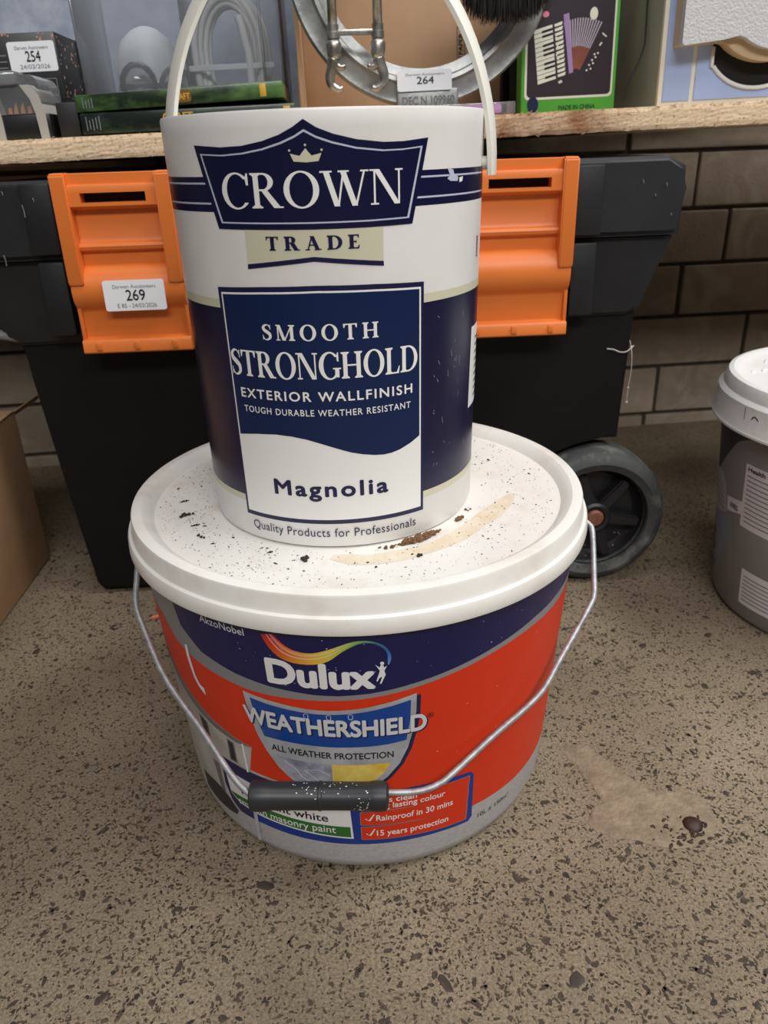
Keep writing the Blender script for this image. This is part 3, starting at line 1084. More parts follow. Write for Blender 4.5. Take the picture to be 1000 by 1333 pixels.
RIB.node_tree.links.new(at_.outputs[0], RIB.node_tree.nodes['Principled BSDF'].inputs['Base Color'])
ribbon('ribbon', 0, 1, 2, 0)
ribbon('ribbon_streak', .12, .30, 3, .22)
ribbon('ribbon_streak', .46, .56, 3, .35)
on_b('figure_emblem', poly([(1.8, 178.1), (2.7, 175.7), (3.0, 177.4), (3.55, 177.4), (3.64, 175.4), (4.3, 176.5), (3.73, 173.1), (4.0, 170.3), (3.0, 163.8), (2.68, 163.9), (3.27, 169.1), (2.6, 168), (2.16, 165.5), (1.96, 166.2), (2.5, 170.8), (2.77, 173.4)]), 'text_white', 3)
on_b('figure_emblem', poly([(3.3 + .45 * math.cos(k * PI / 5), 178.6 + 1.2 * math.sin(k * PI / 5)) for k in range(10)]), 'text_white', 3)
on_b('lettering', text_bm('Dulux', -22.3, 1.4, 161.6, 16.6, .042, 1.0), 'text_white', 3)
on_b('lettering', text_bm('AkzoNobel', -39.3, -26.8, 191.6, 5.0, .012, 1.05), 'silver_text', 3)
# shield
sh_o = [(-30.2, 148.3), (-23.7, 146.2), (-17.6, 144.8), (-13, 144.0), (-9, 144.0), (-4.6, 145.0), (-.1, 146.6), (5.4, 149.6), (10.9, 153.4), (10.85, 139.3), (10.2, 126), (8.9, 111.7), (6.9, 99.4), (3.9, 89.1), (.7, 81.5), (-4.9, 72.2), (-9.4, 67.2),
        (-13.8, 70.2), (-18.1, 76.8), (-21.1, 84.2), (-23.5, 90.6), (-26.3, 102.7), (-28.3, 115.4), (-29.6, 132.3)]
sh_b = [(-28.5, 144.6), (-23.3, 142.8), (-17.8, 141.6), (-13.1, 140.9), (-9.1, 141.0), (-4.6, 141.9), (-.2, 143.5), (4.8, 146.1), (9.6, 149.1), (9.45, 134.3), (8.5, 118.0), (4.1, 116.3), (-.6, 115.6), (-8.1, 115.0), (-15.9, 115.0), (-26.2, 115.3), (-27.7, 130.1)]
on_b('shield', poly([(x + .6 + (x + 9) * .02, z - 1.2) for x, z in sh_o]), 'shadow_ink', 2)
on_b('shield', poly(sh_o), 'shield_silver', 3, 'silver edged shield')
on_b('shield_field', poly(sh_b), 'bk_blue', 4, 'blue upper field of the shield')
on_b('storm_picture', poly([(-23.6, 101.2), (-16.5, 100.6), (-9.6, 100.3), (-9.8, 71.7), (-13.6, 74.7), (-17.4, 79.6), (-20.3, 87.3)]), 'storm', 4)
on_b('sun_picture', poly([(-9.6, 100.3), (-2, 100.6), (4.8, 101.0), (2.7, 91.7), (-.4, 83.9), (-4.8, 76.7), (-9.3, 71.7), (-9.8, 71.7)]), 'sun', 4)
for pts in ([(-21.5, 98), (-18.5, 92), (-16.5, 93), (-13.5, 86), (-11, 84)], [(-18.5, 92), (-17.5, 87), (-15, 83)], [(-16.5, 93), (-13, 95), (-10.2, 91)]):
    on_b('lightning', flat_bm([stroke(pts, [.25] * len(pts))]), 'text_white', 5)
on_b('lettering_shadow', text_bm('WEATHERSHIELD', -30.5, 13.5, 123.8, 12.0, .05, 1.0), 'shadow_ink', 5)
on_b('lettering', text_bm('WEATHERSHIELD', -30.8, 13.2, 124.5, 12.0, .035, 1.0), 'silver_text', 6)
on_b('lettering', text_bm('ALL WEATHER PROTECTION', -24.6, 5.4, 105.5, 4.9, .016, 1.0), 'text_black', 5)
on_b('registered_mark', text_bm('R', 14.0, 14.7, 133.2, 2.0, .0), 'text_black', 5)
rg = [(14.35 + .75 * math.cos(k * PI / 8), 134.2 + 1.9 * math.sin(k * PI / 8)) for k in range(16)]
on_b('registered_mark', poly(rg, shrink(rg, 14.35, 134.2, .8, .8)), 'text_black', 5)
for a, z in ((-14.5, 139.2), (-9.2, 139.4), (-4.2, 140.2)):
    dr = [(a + .6 * math.cos(k * PI / 6), z + 1.6 * math.sin(k * PI / 6) - (1.2 if 6 < k < 12 else 0)) for k in range(12)]
    on_b('water_drop', poly(dr, shrink(dr, a, z, .72, .78)), 'print_silver', 5)
# information panels
pn = [(-44.2, 77), (-33.8, 76.3), (-20, 75.2), (-6.8, 74.5), (9.7, 76.6), (18, 76), (26.5, 73.8), (27.6, 70), (28.1, 30), (27, 26.5), (18.6, 27.6), (11.2, 27.9), (.3, 27.9), (-10, 27.9), (-20.9, 28.2), (-30.5, 28.9), (-40.5, 29.0), (-43.7, 35.8), (-45.3, 49.6)]
on_b('info_panel', poly(pn), 'bk_blue2', 2, 'blue information panel')
on_b('info_panel_dark', poly([(-44.2, 77), (-33.8, 76.3), (-25, 75.6), (-25, 67), (-43.6, 67), (-43.2, 44), (-40.8, 39), (-36, 36), (-36, 28.95), (-40.5, 29), (-43.7, 35.8), (-45.3, 49.6)]), 'bk_navy', 3)
on_b('white_panel', poly([(-43.7, 67), (-6.0, 61), (-5.6, 33.4), (-15, 34.5), (-26.5, 36.0), (-35.6, 36.8), (-40.6, 39.4), (-43.2, 44)]), 'text_white', 4)
on_b('green_strip', poly([(-43.3, 46), (-34.7, 46.4), (-26, 46.0), (-15.7, 45.2), (-6.3, 44.6), (-6.2, 34.8), (-14.8, 35.8), (-26.4, 37.4), (-35.4, 38.4), (-40.4, 40.6), (-42.6, 43.8)]), 'green_print', 5)
on_b('lettering', text_bm('brilliant white', -35.0, -12.0, 48.6, 6.6, .012, 1.0), 'text_black', 6)
on_b('lettering', text_bm('p', -38.2, -36.3, 52.5, 6.6, .012, 1.0), 'text_black', 6)
on_b('lettering', text_bm('smooth masonry paint', -40.2, -10.2, 38.4, 6.2, .004, 1.0), 'text_white', 6)
rows = [(-3.6, 59.9, 71.4), (-3.4, 46.3, 58.4), (-3.4, 32.6, 44.6)]
for x0, z0, z1 in rows:
    rr_ = [(x0, z0 + .6), (x0 + .5, z0), (10, z0 - .4), (26.0, z0 - 2.4), (26.2, z1 - 1.2), (25.7, z1 - .6), (10, z1 + .6), (x0 + .4, z1), (x0, z1 - .6)]
    on_b('claim_row', poly(shrink(rr_, 11, (z0 + z1) / 2, 1.012, 1.06)), 'bk_grey', 3)
    on_b('claim_row', poly(rr_), 'bk_red', 4)
for z in (50.2, 36.2):
    on_b('tick_mark', flat_bm([stroke([(-2.2, z + 2.2), (-1.2, z + .2), (.1, z + 6.2)], [.45, .6, .3])]), 'text_white', 5)
on_b('lettering', text_bm('Stays clean', -.5, 11.2, 66.6, 4.7, .012, 1.0), 'text_white', 5)
on_b('lettering', text_bm('& long lasting colour', -2.6, 19.0, 61.3, 4.7, .012, 1.0), 'text_white', 5)
on_b('lettering', text_bm('Rainproof in 30 mins', .6, 21.4, 50.2, 5.0, .012, 1.0), 'text_white', 5)
on_b('lettering', text_bm('15 years protection', .6, 20.3, 36.0, 5.0, .012, 1.0), 'text_white', 5)
on_b('lettering', text_bm('10L \u00b1 150m\u00b2', 30.4, 42.8, 24.8, 3.8, .0, 1.0), 'text_black', 2)
# house picture on the left of the label
on_b('house_picture', poly([(-72, 139.5), (-60.2, 125.5), (-52.2, 115.4), (-44, 106.6), (-36.2, 101.7), (-31.2, 99.2), (-33.4, 77.5), (-44.4, 77), (-45.3, 49.6), (-43.7, 35.8), (-41, 27.5), (-50, 23), (-62, 20), (-72, 19)]), 'house', 2)
on_b('house_eaves', poly([(-72, 139), (-60.2, 126), (-52, 116), (-44, 107.6), (-36.2, 103), (-31.1, 100.3), (-36.2, 99.2), (-44, 102.4), (-52, 108.5), (-60.2, 117), (-72, 130)]), 'house_mid', 3)
for q in ([(-39.6, 98.6), (-37.1, 97.4), (-37.2, 79.2), (-39.9, 79.4)], [(-50.7, 104), (-47.2, 101.5), (-47.2, 85), (-50.2, 86)]):
    on_b('house_window', poly(q), 'house_mid', 3)
    on_b('house_window_pane', poly(shrink(q, sum(p[0] for p in q) / 4, sum(p[1] for p in q) / 4, .62, .86)), 'house_dark', 4)
on_b('house_door', poly([(-49.0, 66), (-46.2, 66), (-46.2, 40), (-48.2, 36)]), 'house_mid', 3)
on_b('house_dark_figure', poly([(-60, 36), (-52, 40), (-47.6, 39.7), (-44.8, 35.5), (-41.8, 27.6), (-43, 22), (-47.4, 20), (-53.8, 19.5), (-60, 20)]), 'house_dark', 3)  # dark figure printed at the foot of the house picture
# cracks and drips in the paint
on_b('paint_crack', poly([(-48.7, 163.4), (-47.4, 164.7), (-47.6, 154.5), (-47, 141.1), (-45.8, 135.5), (-44.2, 134), (-44.2, 128.5), (-44.9, 129.3), (-46.6, 132.5), (-48, 138.3), (-48.6, 147.1), (-49, 155.6)]), 'text_white', 4)
on_b('paint_drip', poly([(-34.2, 101), (-33.5, 101), (-33.6, 76), (-34.3, 75.5)]), 'text_white', 6)
on_b('paint_drip', poly([(-35.0, 42), (-33.6, 43.4), (-34.2, 10), (-35.4, 9)]), 'bucket_grey', 7)
bm_g = []
for k in range(60):
    a, z = rnd.uniform(-30, 55), rnd.uniform(160, 198)
    if k > 46:
        a, z = rnd.uniform(13, 45), rnd.uniform(90, 150)
    q = rnd.uniform(.15, .45)
    bm_g.append([[(a, z), (a + q * .5, z + q * .4), (a + q * .4, z + q * 2), (a - q * .3, z + q * 1.2)]])
o = on_b('paint_flecks', flat_bm(bm_g), 'print_silver', 7)
o['kind'] = 'stuff'

# bail handle of bent wire
BD = Vector((0, -math.cos(R(36.5)), -math.sin(R(36.5))))
B0 = Vector((0, 0, .197))
def bail(x, d):
    return B0 + Vector((x, 0, 0)) + BD * d
raw = [(.150, .010), (.160, .010), (.1652, .014), (.1662, .022), (.1605, .058), (.1585, .068), (.1530, .078), (.1275, .1125), (.1095, .1355), (.0762, .160), (.0500, .1800), (.0400, .1862), (.0270, .1895), (.0080, .1892),
       (-.030, .1875), (-.0700, .1856), (-.0775, .1825), (-.0850, .1745), (-.0930, .1635), (-.1060, .1445), (-.1315, .1095), (-.1505, .070), (-.1552, .056), (-.1560, .040), (-.1560, .020), (-.1500, .012), (-.144, .010)]
path = catmull([bail(x, d) for x, d in raw], 6)
bm = bmesh.new()
tube(bm, path, .0020, 10)
wire = frombm('handle', bm, 'steel', bk, smooth=True)
wire['label'] = 'bent galvanised wire bail'
g0, g1 = bail(.0095, .1912), bail(-.0745, .1862)
d = (g1 - g0)
bm = bmesh.new()
prof = [(0, .0066), (.0015, .0086), (.006, .0091), (.010, .0088), (.012, .0083), (.04, .0083), (.0405, .0087), (.042, .0087), (.0425, .0083), (.07, .0083), (.0725, .0088), (.0755, .0092), (.080, .0092), (.083, .0088), (d.length, .0066)]
tube(bm, [g0 + d * (a / d.length) for a, _ in prof], [r_ for _, r_ in prof], 24)
grip = frombm('grip', bm, 'grip_black', wire, angle=30)
grip['label'] = 'black plastic hand grip with paint specks'
bm = bmesh.new()
u_ = Vector((0, 0, 1))
ax_ = d.normalized()
u_ = (u_ - ax_ * u_.dot(ax_)).normalized()
v_ = ax_.cross(u_)
for k in range(70):
    t = rnd.betavariate(1.6, 1.2) if k < 50 else rnd.uniform(.0, .25)
    a = R(rnd.gauss(8 if k < 50 else 90, 22)) * -1
    rr_ = .00842
    c = g0.lerp(g1, .09 + .8 * t if k < 50 else .12 + .5 * t)
    if k < 50 and t > .75:
        continue
    s = rnd.uniform(.00014, .00045)
    ps = []
    for q in range(5):
        th = a + s / rr_ * math.cos(q * 1.2566) * rnd.uniform(.7, 1.3)
        l = s * 1.5 * math.sin(q * 1.2566) * rnd.uniform(.6, 1.4)
        n_ = u_ * math.cos(th) - v_ * math.sin(th) if v_.y < 0 else u_ * math.cos(th) + v_ * math.sin(th)
        ps.append(bm.verts.new(c + ax_ * l + n_ * (rr_ + .00008)))
    bm.faces.new(ps)
o = frombm('paint_specks', bm, 'paint_speck', wire)
o['kind'] = 'stuff'
for sgn in (1, -1):
    bm = bmesh.new()
    prism(bm, [(sgn * .146, .2), (sgn * .1545, .203), (sgn * .1540, .188), (sgn * .1515, .182), (sgn * .147, .184)], -.014 if sgn > 0 else -.008, .008, 'xz')
    frombm('handle_ear', bm, 'lid_white', bk)

# dried stain on the lid (where a wet can once stood) and litter
def lid_ring(pts, wdt, z=.21912):
    cp_ = catmull([(x, y, 0) for x, y in pts], 8)
    b_ = bmesh.new()
    st_ = []
    for i, p in enumerate(cp_):
        a = cp_[max(i - 1, 0)]
        c = cp_[min(i + 1, len(cp_) - 1)]
        t = (c - a).normalized()
        nn = Vector((-t.y, t.x, 0))
        u = i / (len(cp_) - 1)
        wq = wdt * (1 + .35 * mnoise.noise(Vector((u * 6, 1.7, 0)))) * min(1, 6 * u + .35, 6 * (1 - u) + .3)
        st_.append((b_.verts.new((p.x + nn.x * wq, p.y + nn.y * wq, z)), b_.verts.new((p.x - nn.x * wq, p.y - nn.y * wq, z))))
    for A, B in zip(st_, st_[1:]):
        b_.faces.new((A[0], A[1], B[1], B[0]))
    return b_
stn = frombm('glue_stain', lid_ring([(-.018, -.098), (.004, -.1035), (.032, -.0965), (.057, -.0815), (.081, -.0545), (.097, -.034), (.107, -.018)], .0066), 'stain', lid)
stn['label'] = 'dried beige stain on the lid'
bm = bmesh.new()
k = 0
while k < 2100:
    a = rnd.uniform(0, 2 * PI)
    q = math.sqrt(rnd.uniform(.088 ** 2, .138 ** 2))
    x, y = q * math.cos(a), q * math.sin(a)
    if (x + .0095) ** 2 + y * y < .0905 ** 2:
        continue
    if rnd.random() > (1.0 if x < -.05 else .55):
        continue
    s = min(rnd.lognormvariate(math.log(.00022), .58), .0016)
    rot = rnd.uniform(0, 6.28)
    el = rnd.uniform(1, 1.8)
    A = []
    for i in range(5):
        th = 2 * PI * i / 5 + rnd.uniform(-.4, .4)
        px, py = s * math.cos(th) * el, s * math.sin(th) / el
        A.append(bm.verts.new((x + px * math.cos(rot) - py * math.sin(rot), y + px * math.sin(rot) + py * math.cos(rot), .21915)))
    t_ = bm.verts.new((x, y, .21915 + s * .6))
    for i in range(5):
        bm.faces.new((A[i], A[(i + 1) % 5], t_))
    k += 1
o = frombm('grit', bm, 'grit')
tag(o, 'dark grit specks scattered over the white bucket lid', 'grit', kind='stuff')

def clod(name, pts, rad, m, label, cat, group=None, seed=0, z0=.219):
    rr = random.Random(seed)
    base = Vector((pts[0][0], pts[0][1], z0))
    bm = bmesh.new()
    for (x, y), q in zip(pts, rad):
        r_ = bmesh.ops.create_icosphere(bm, subdivisions=2, radius=q)
        for v in r_['verts']:
            nz = mnoise.noise(v.co * 900 + Vector((x * 500, seed, 0)))
            v.co = v.co * (1 + .55 * nz)
            v.co = Vector((v.co.x + x - base.x, v.co.y + y - base.y, max(0.0001, v.co.z * .8 + q * .6)))
    o = frombm(name, bm, m, None, base)
    return tag(o, label, cat, group)
def crumb_pile(a0, a1, n_, q0, q1, rad, seed):
    rr = random.Random(seed)
    P, Q = [], []
    for k in range(n_):
        u = k / max(1, n_ - 1)
        a = a0 + (a1 - a0) * u + rr.uniform(-.6, .6)
        env = .35 + .65 * math.sin(PI * min(1, .15 + u * .85))
        q = rad + rr.uniform(0, 1) * .0035 * env
        P.append((-.0095 + q * math.sin(R(a)), -q * math.cos(R(a))))
        Q.append(rr.uniform(q0, q1) * env)
    return P, Q
P, Q = crumb_pile(21, 41, 46, .0010, .0026, .0915, 3)
clod('dirt_clump', P, Q, 'dirt', 'long brown crumbly dirt clump against the front of the paint can base', 'dirt', seed=3)
P, Q = crumb_pile(13, 20, 10, .0006, .0014, .0915, 4)
clod('dirt_crumb', P, Q, 'dirt', 'small brown dirt crumbs left of the long dirt clump', 'dirt', seed=4)
P, Q = crumb_pile(51, 57, 9, .0007, .0018, .0905, 5)
clod('dirt_crumb', P, Q, 'dirt', 'small brown dirt crumb right of the long dirt clump', 'dirt', seed=5)
P, Q = crumb_pile(62, 65, 4, .0006, .0012, .0905, 6)
clod('dirt_crumb', P, Q, 'dirt', 'tiny brown crumb furthest right along the can base', 'dirt', seed=6)
clod('leaf_crumb', [(-.0344, -.1), (-.0325, -.098), (-.033, -.102)], [.0016, .0014, .0012], 'grit', 'curled dark leaf crumb at the front of the lid, left of centre', 'leaf crumb', seed=8)
clod('leaf_crumb', [(.034, -.1025), (.0355, -.1018)], [.0014, .0010], 'grit', 'dark leaf crumb on the beige stain at the front', 'leaf crumb', seed=9)
clod('leaf_crumb', [(-.1173, -.0298), (-.1145, -.0285), (-.119, -.032), (-.112, -.027)], [.0018, .0014, .0012, .0009], 'grit', 'largest dark leaf crumb on the left of the lid', 'leaf crumb', seed=10)
clod('leaf_crumb', [(-.1005, -.0635), (-.0985, -.0645), (-.1025, -.061)], [.0010, .0008, .0010], 'grit', 'thin dark leaf crumb on the left front of the lid', 'leaf crumb', seed=11)

for q_, (x_, y_, w_) in enumerate([(-.108, -.046, 'beside the thin one'), (-.122, -.006, 'nearest the back')]):
    clod('leaf_crumb', [(x_, y_), (x_ + .0016, y_ + .0006), (x_ - .0014, y_ - .0005), (x_ + .003, y_ + .0015)], [.0008, .0009, .0007, .0005], 'grit', 'small black leaf crumb on the left of the lid, ' + w_, 'leaf crumb', seed=20 + q_)

# ================================================================== ROLLING TOOLBOX
TY = .213
tb = tag(empty('toolbox', (-.022, .40, 0)), 'black plastic rolling toolbox with two orange latches under the shelf', 'toolbox')
def L(x, y, z):
    return (x + .022, y - .40, z)
def tb_part(name, bm, m, par=tb, angle=30):
    for v in bm.verts:
        v.co = Vector(L(*v.co))
    return frombm(name, bm, m, par, angle=angle)
# lower body: side outline with a wheel notch, front leaning slightly
def body_y(z):
    return .232 + (.29 - z) * .065
bm = bmesh.new()
outl = [(-.312, .295), (-.306, .25), (-.299, .12), (-.294, .012), (-.288, .003), (.158, .003), (.163, .012), (.166, .09), (.175, .125), (.195, .148), (.225, .160), (.272, .160), (.273, .295)]
A = [bm.verts.new((x, body_y(z), z)) for x, z in outl]
B = [bm.verts.new((x, .575, z)) for x, z in outl]
n = len(outl)
f0 = bm.faces.new(A)
bm.faces.new(B[::-1])
for i in range(n):
    bm.faces.new((A[i], A[(i + 1) % n], B[(i + 1) % n], B[i]))
bmesh.ops.bevel(bm, geom=[e for e in f0.edges], offset=.005, segments=3, affect='EDGES')
tb_part('body', bm, 'black_plastic2')
# rear part above the wheel axle
bm = bmesh.new()
box(bm, .16, .262, .30, .575, .05, .16)
tb_part('wheel_housing', bm, 'black_plastic2')
# upper rim band, wider at the top
bm = bmesh.new()
outl = [(-.318, .290), (-.306, .283), (.262, .290), (.274, .296), (.2955, .360), (-.342, .357)]
A = [bm.verts.new((x, TY + .006 + (.36 - z) * .10, z)) for x, z in outl]
B = [bm.verts.new((x, .60, z)) for x, z in outl]
n = len(outl)
f0 = bm.faces.new(A)
bm.faces.new(B[::-1])
for i in range(n):
    bm.faces.new((A[i], A[(i + 1) % n], B[(i + 1) % n], B[i]))
bmesh.ops.bevel(bm, geom=list(f0.edges), offset=.003, segments=2, affect='EDGES')
tb_part('rim', bm, 'black_plastic')
# lid with chamfered top corners
bm = bmesh.new()
outl = [(-.344, .3585), (.2985, .3615), (.2995, .40), (.2985, .418), (.284, .4265), (-.33, .4225), (-.343, .415)]
A = [bm.verts.new((x, TY + (.004 if z > .42 else 0), z)) for x, z in outl]
B = [bm.verts.new((x, .605, z)) for x, z in outl]
n = len(outl)
f0 = bm.faces.new(A)
bm.faces.new(B[::-1])
for i in range(n):
    bm.faces.new((A[i], A[(i + 1) % n], B[(i + 1) % n], B[i]))
bmesh.ops.bevel(bm, geom=list(f0.edges), offset=.0045, segments=3, affect='EDGES')
tb_part('lid', bm, 'black_plastic')
# raised pads beside the latches
for x0, x1 in ((.2005, .226), (-.273, -.247), (.070, .096), (-.142, -.118)):
    bm = bmesh.new()
    box(bm, x0, x1, TY - .0035, TY + .02, .3635, .4215, bev=.002)
    tb_part('lid_pad', bm, 'black_plastic')
    bm = bmesh.new()
    box(bm, x0 + .0015, x1 - .0015, TY - .0005, TY + .03, .293, .3575, bev=.002)
    tb_part('rim_pad', bm, 'black_plastic')
M['scuff'] = mat('scuff_marks', (130, 130, 130), .8)
for x_, z_, l_, y_ in ((-.272, .405, .010, TY - .0036), (-.296, .402, .004, TY), (-.298, .365, .009, TY), (-.262, .410, .003, TY - .0036), (-.288, .416, .003, TY), (.26, .408, .003, TY), (.272, .396, .002, TY), (.281, .405, .003, TY), (.288, .38, .002, TY)):
    bm = bmesh.new()
    tube(bm, [(x_, y_ - .0001, z_), (x_ + .0008, y_ - .0002, z_ - l_ * .5), (x_ + .0006, y_ - .0001, z_ - l_)], .00035, 5)
    tb_part('scuff', bm, 'scuff')
# carrying handle under the left overhang
bm = bmesh.new()
tube(bm, catmull([(-.345, .235, .292), (-.325, .232, .293), (-.309, .232, .290), (-.300, .24, .285)], 6), .0048, 12)
tb_part('side_handle', bm, mat('handle_grey_plastic', (120, 120, 118), .45))

def make_latch(cx, ztilt):
    t = bpy.data.objects.new('latch', bpy.data.meshes.new('latch'))
    # side profile (depth, height) swept across the width
    w2 = .0485
    prof = [(0, .428), (.009, .428), (.0095, .4275), (.0095, .4195), (.0125, .4190), (.0130, .4180), (.0130, .4128)]
    low = [(.0130, .4052), (.0130, .4025), (.0115, .4010), (.0035, .3990), (.0030, .3765), (.0045, .3735), (.0080, .3722), (.0088, .3700), (.0078, .3672), (.0030, .3650), (.0022, .3545),
           (.0045, .3530), (.0080, .3505), (.0110, .3465), (.0133, .3410), (.0143, .3350), (.0138, .3290), (.0118, .3235), (.0080, .3190), (.0046, .3165), (.0036, .3140), (.0034, .2925), (.0050, .2912), (.0105, .2905), (.0115, .2890), (.0115, .2800), (.0105, .2788), (0, .2785)]
    bm = bmesh.new()
    def sweep(pr, x0, x1):
        a = [bm.verts.new((x0, -d_, z)) for d_, z in pr]
        b = [bm.verts.new((x1, -d_, z)) for d_, z in pr]
        for i in range(len(pr) - 1):
            bm.faces.new((a[i], a[i + 1], b[i + 1], b[i]))
        try:
            bm.faces.new(a[::-1] if False else a)
            bm.faces.new(b)
        except ValueError:
            pass
    sweep(prof + [(0, .4128)], -w2, w2)
    sweep([(0, .4052)] + low, -w2, w2)
    box(bm, -w2, -.027, -.0130, 0, .4052, .4128)
    box(bm, .027, w2, -.0130, 0, .4052, .4128)
    return bm
def latch(cx, label):
    bm = make_latch(cx, 0)
    for v in bm.verts:
        v.co = Vector(L(v.co.x + cx, v.co.y + TY - .001, v.co.z))
    lo = frombm('latch', bm, 'orange', tb, angle=38)
    lo['label'] = label
    for sgn in (-1, 1):
        bm = bmesh.new()
        pr = [(.0005, .4285), (.0150, .4282), (.0165, .4265), (.0165, .342), (.0150, .3385), (.0040, .3375), (.0005, .3375)]
        x0, x1 = (cx - .0492, cx - .0365) if sgn < 0 else (cx + .0365, cx + .0492)
        prism(bm, [(-d_, z) for d_, z in pr], x0, x1, 'yz')
        bmesh.ops.bevel(bm, geom=bm.edges[:], offset=.0010, segments=2, affect='EDGES')
        for v in bm.verts:
            v.co = Vector(L(v.co.x, v.co.y + TY - .001, v.co.z))
        frombm('latch_rail', bm, 'orange', lo, angle=38)
        bm = bmesh.new()
        x0, x1 = (cx - .0489, cx - .0455) if sgn < 0 else (cx + .0455, cx + .0489)
        box(bm, x0, x1, TY - .0085, TY - .001, .290, .338, bev=.0008)
        for v in bm.verts:
            v.co = Vector(L(*v.co))
        frombm('latch_edge', bm, 'orange', lo, angle=38)
    for dx in (-.034, 0, .034):
        bm = bmesh.new()
        box(bm, cx + dx - .0025, cx + dx + .0025, TY - .0138, TY - .006, .2815, .2885, bev=.0006)
        for v in bm.verts:
            v.co = Vector(L(*v.co))
        frombm('hinge_knuckle', bm, 'orange', lo, angle=38)
    bm = bmesh.new()
    box(bm, cx - .027, cx + .027, TY - .0022, TY - .0015, .405, .413)
    for v in bm.verts:
        v.co = Vector(L(*v.co))
    frombm('latch_slot', bm, 'void', lo)
    return lo
la = latch(-.1925, 'orange latch with a white lot sticker')
lb = latch(.1495, 'orange latch right of the paint can')

# lot stickers: a card with a number, the saleroom name and a date
def sticker(par, x0, x1, z0, z1, y, num, sub, name='lot_sticker', to_local=None, full=True):
    def T_(b):
        if to_local:
            for v in b.verts:
                v.co = Vector((v.co.x + to_local[0], v.co.y, v.co.z + to_local[2]))
        return b
    bm = bmesh.new()
    prism(bm, rounded(x0, x1, z0, z1, .0022), y - .0002, y + .0004, 'xz')
    st_ = frombm(name, bm, 'sticker', par)
    st_['label'] = 'white paper lot sticker'
    w_, h_ = x1 - x0, z1 - z0
    lines = [(num, .36, .67, .34, .34, .008), ('Darwen Auctioneers', .16, .86, .74, .115, 0.0), (sub, .20, .84, .10, .14, 0.0)]
    for body_, a, b, c, hh, bold in lines:
        if not body_:
            continue
        q = text_bm(body_, x0 + w_ * a, x0 + w_ * b, z0 + h_ * c, h_ * hh, bold)
        o_ = print_front('lettering', q, 'text_black' if body_ == num else 'ink_grey', None, y - .0003)
        o_.parent = par if par.parent is not None and par.parent.parent is not None else (st_ if par.parent is None else par)
    return st_
sx, sy = .022, -.40
yst = TY - .001 - .0152
sticker(la, -.2135 + sx, -.1605 + sx, .3165, .3425, yst + sy, '269', 'E 85 - 24/03/2026')

# wheel: axle runs front to back
def wheel(cx, cz, y0):
    wr = .0755
    bm = bmesh.new()
    lathe(bm, [(.054, .010), (.056, .003), (.0595, .0018), (.0635, .0), (.0690, .002), (.0735, .007), (wr, .013), (wr + .0003, .030), (wr - .001, .047), (.070, .053), (.054, .053)], 72, 'y', cx, y0, cz, close=True)
    ty = tb_part('wheel', bm, 'tyre')
    ty['label'] = 'grey rubber tyred wheel'
    bm = bmesh.new()
    lathe(bm, [(.0545, .006), (.0545, .012), (.050, .020), (.046, .024), (0, .024), (0, .05), (.0545, .05)], 64, 'y', cx, y0, cz)
    h1 = tb_part('hub_dish', bm, 'hub', ty)
    for k in range(6):
        a = R(20 + 60 * k)
        bm = bmesh.new()
        q = [(-.007, .010), (-.0055, .050), (.0055, .050), (.007, .010)]
        def rot_(x, z):
            return (cx + x * math.cos(a) - z * math.sin(a), cz + x * math.sin(a) + z * math.cos(a))
        prism(bm, [rot_(x, z) for x, z in q], y0 + .009, y0 + .025, 'xz')
        bmesh.ops.bevel(bm, geom=bm.edges[:], offset=.002, segments=2, affect='EDGES')
        tb_part('spoke', bm, 'hub', ty)
    bm = bmesh.new()
    lathe(bm, [(.017, .026), (.017, .007), (.0145, .005), (.011, .006), (.0105, .012), (0, .012)], 40, 'y', cx, y0, cz)
    tb_part('hub_boss', bm, 'hub', ty)
    bm = bmesh.new()
    lathe(bm, [(.0095, .02), (.0095, .006), (.0075, .0035), (0, .003)], 28, 'y', cx, y0, cz)
    tb_part('axle_cap', bm, 'axle', ty)
    bm = bmesh.new()
    for k in range(60):
        a = rnd.uniform(PI * 1.05, PI * 1.95)
        q = rnd.uniform(.036, .052)
        s = rnd.uniform(.0004, .0013)
        bmesh.ops.create_icosphere(bm, subdivisions=1, radius=s, matrix=Matrix.Translation((cx + q * math.cos(a), y0 + .0225 - rnd.uniform(0, .006), cz + q * math.sin(a))))
    o_ = tb_part('wheel_dust', bm, mat('dust_crumbs', (150, 136, 112), .9), ty)
    o_['kind'] = 'stuff'
wheel(.2505, .0762, .219)
bm = bmesh.new()
tube(bm, [(.2505, .262, .0762), (.2505, .32, .0762)], .008, 14)
tb_part('axle', bm, 'axle')

# cobwebs and dust trails on the toolbox
def web(label, pts, rad, blobs=()):
    P0 = Vector(pts[0])
    bm = bmesh.new()
    tube(bm, [Vector(p) - P0 for p in catmull(pts, 6)], rad, 5)
    for i, q in blobs:
        bmesh.ops.create_icosphere(bm, subdivisions=1, radius=q, matrix=Matrix.Translation(Vector(pts[i]) - P0))
    o_ = frombm('cobweb', bm, 'web', None, P0)
    return tag(o_, label, 'cobweb')
web('thin cobweb strand trailing down the right end of the toolbox', [(.299, .300, .352), (.297, .300, .335), (.296, .299, .315), (.290, .292, .292), (.279, .270, .270), (.2755, .240, .255), (.276, .235, .235), (.2752, .236, .215), (.2755, .237, .200)], .0004, ((0, .0013), (2, .001), (3, .002), (5, .0016), (7, .0012), (8, .0013)))
web('short pale cobweb strand below the right latch', [(.2755, .2335, .258), (.268, .2315, .253), (.262, .2325, .2525), (.256, .233, .255), (.249, .2335, .256)], .0006)
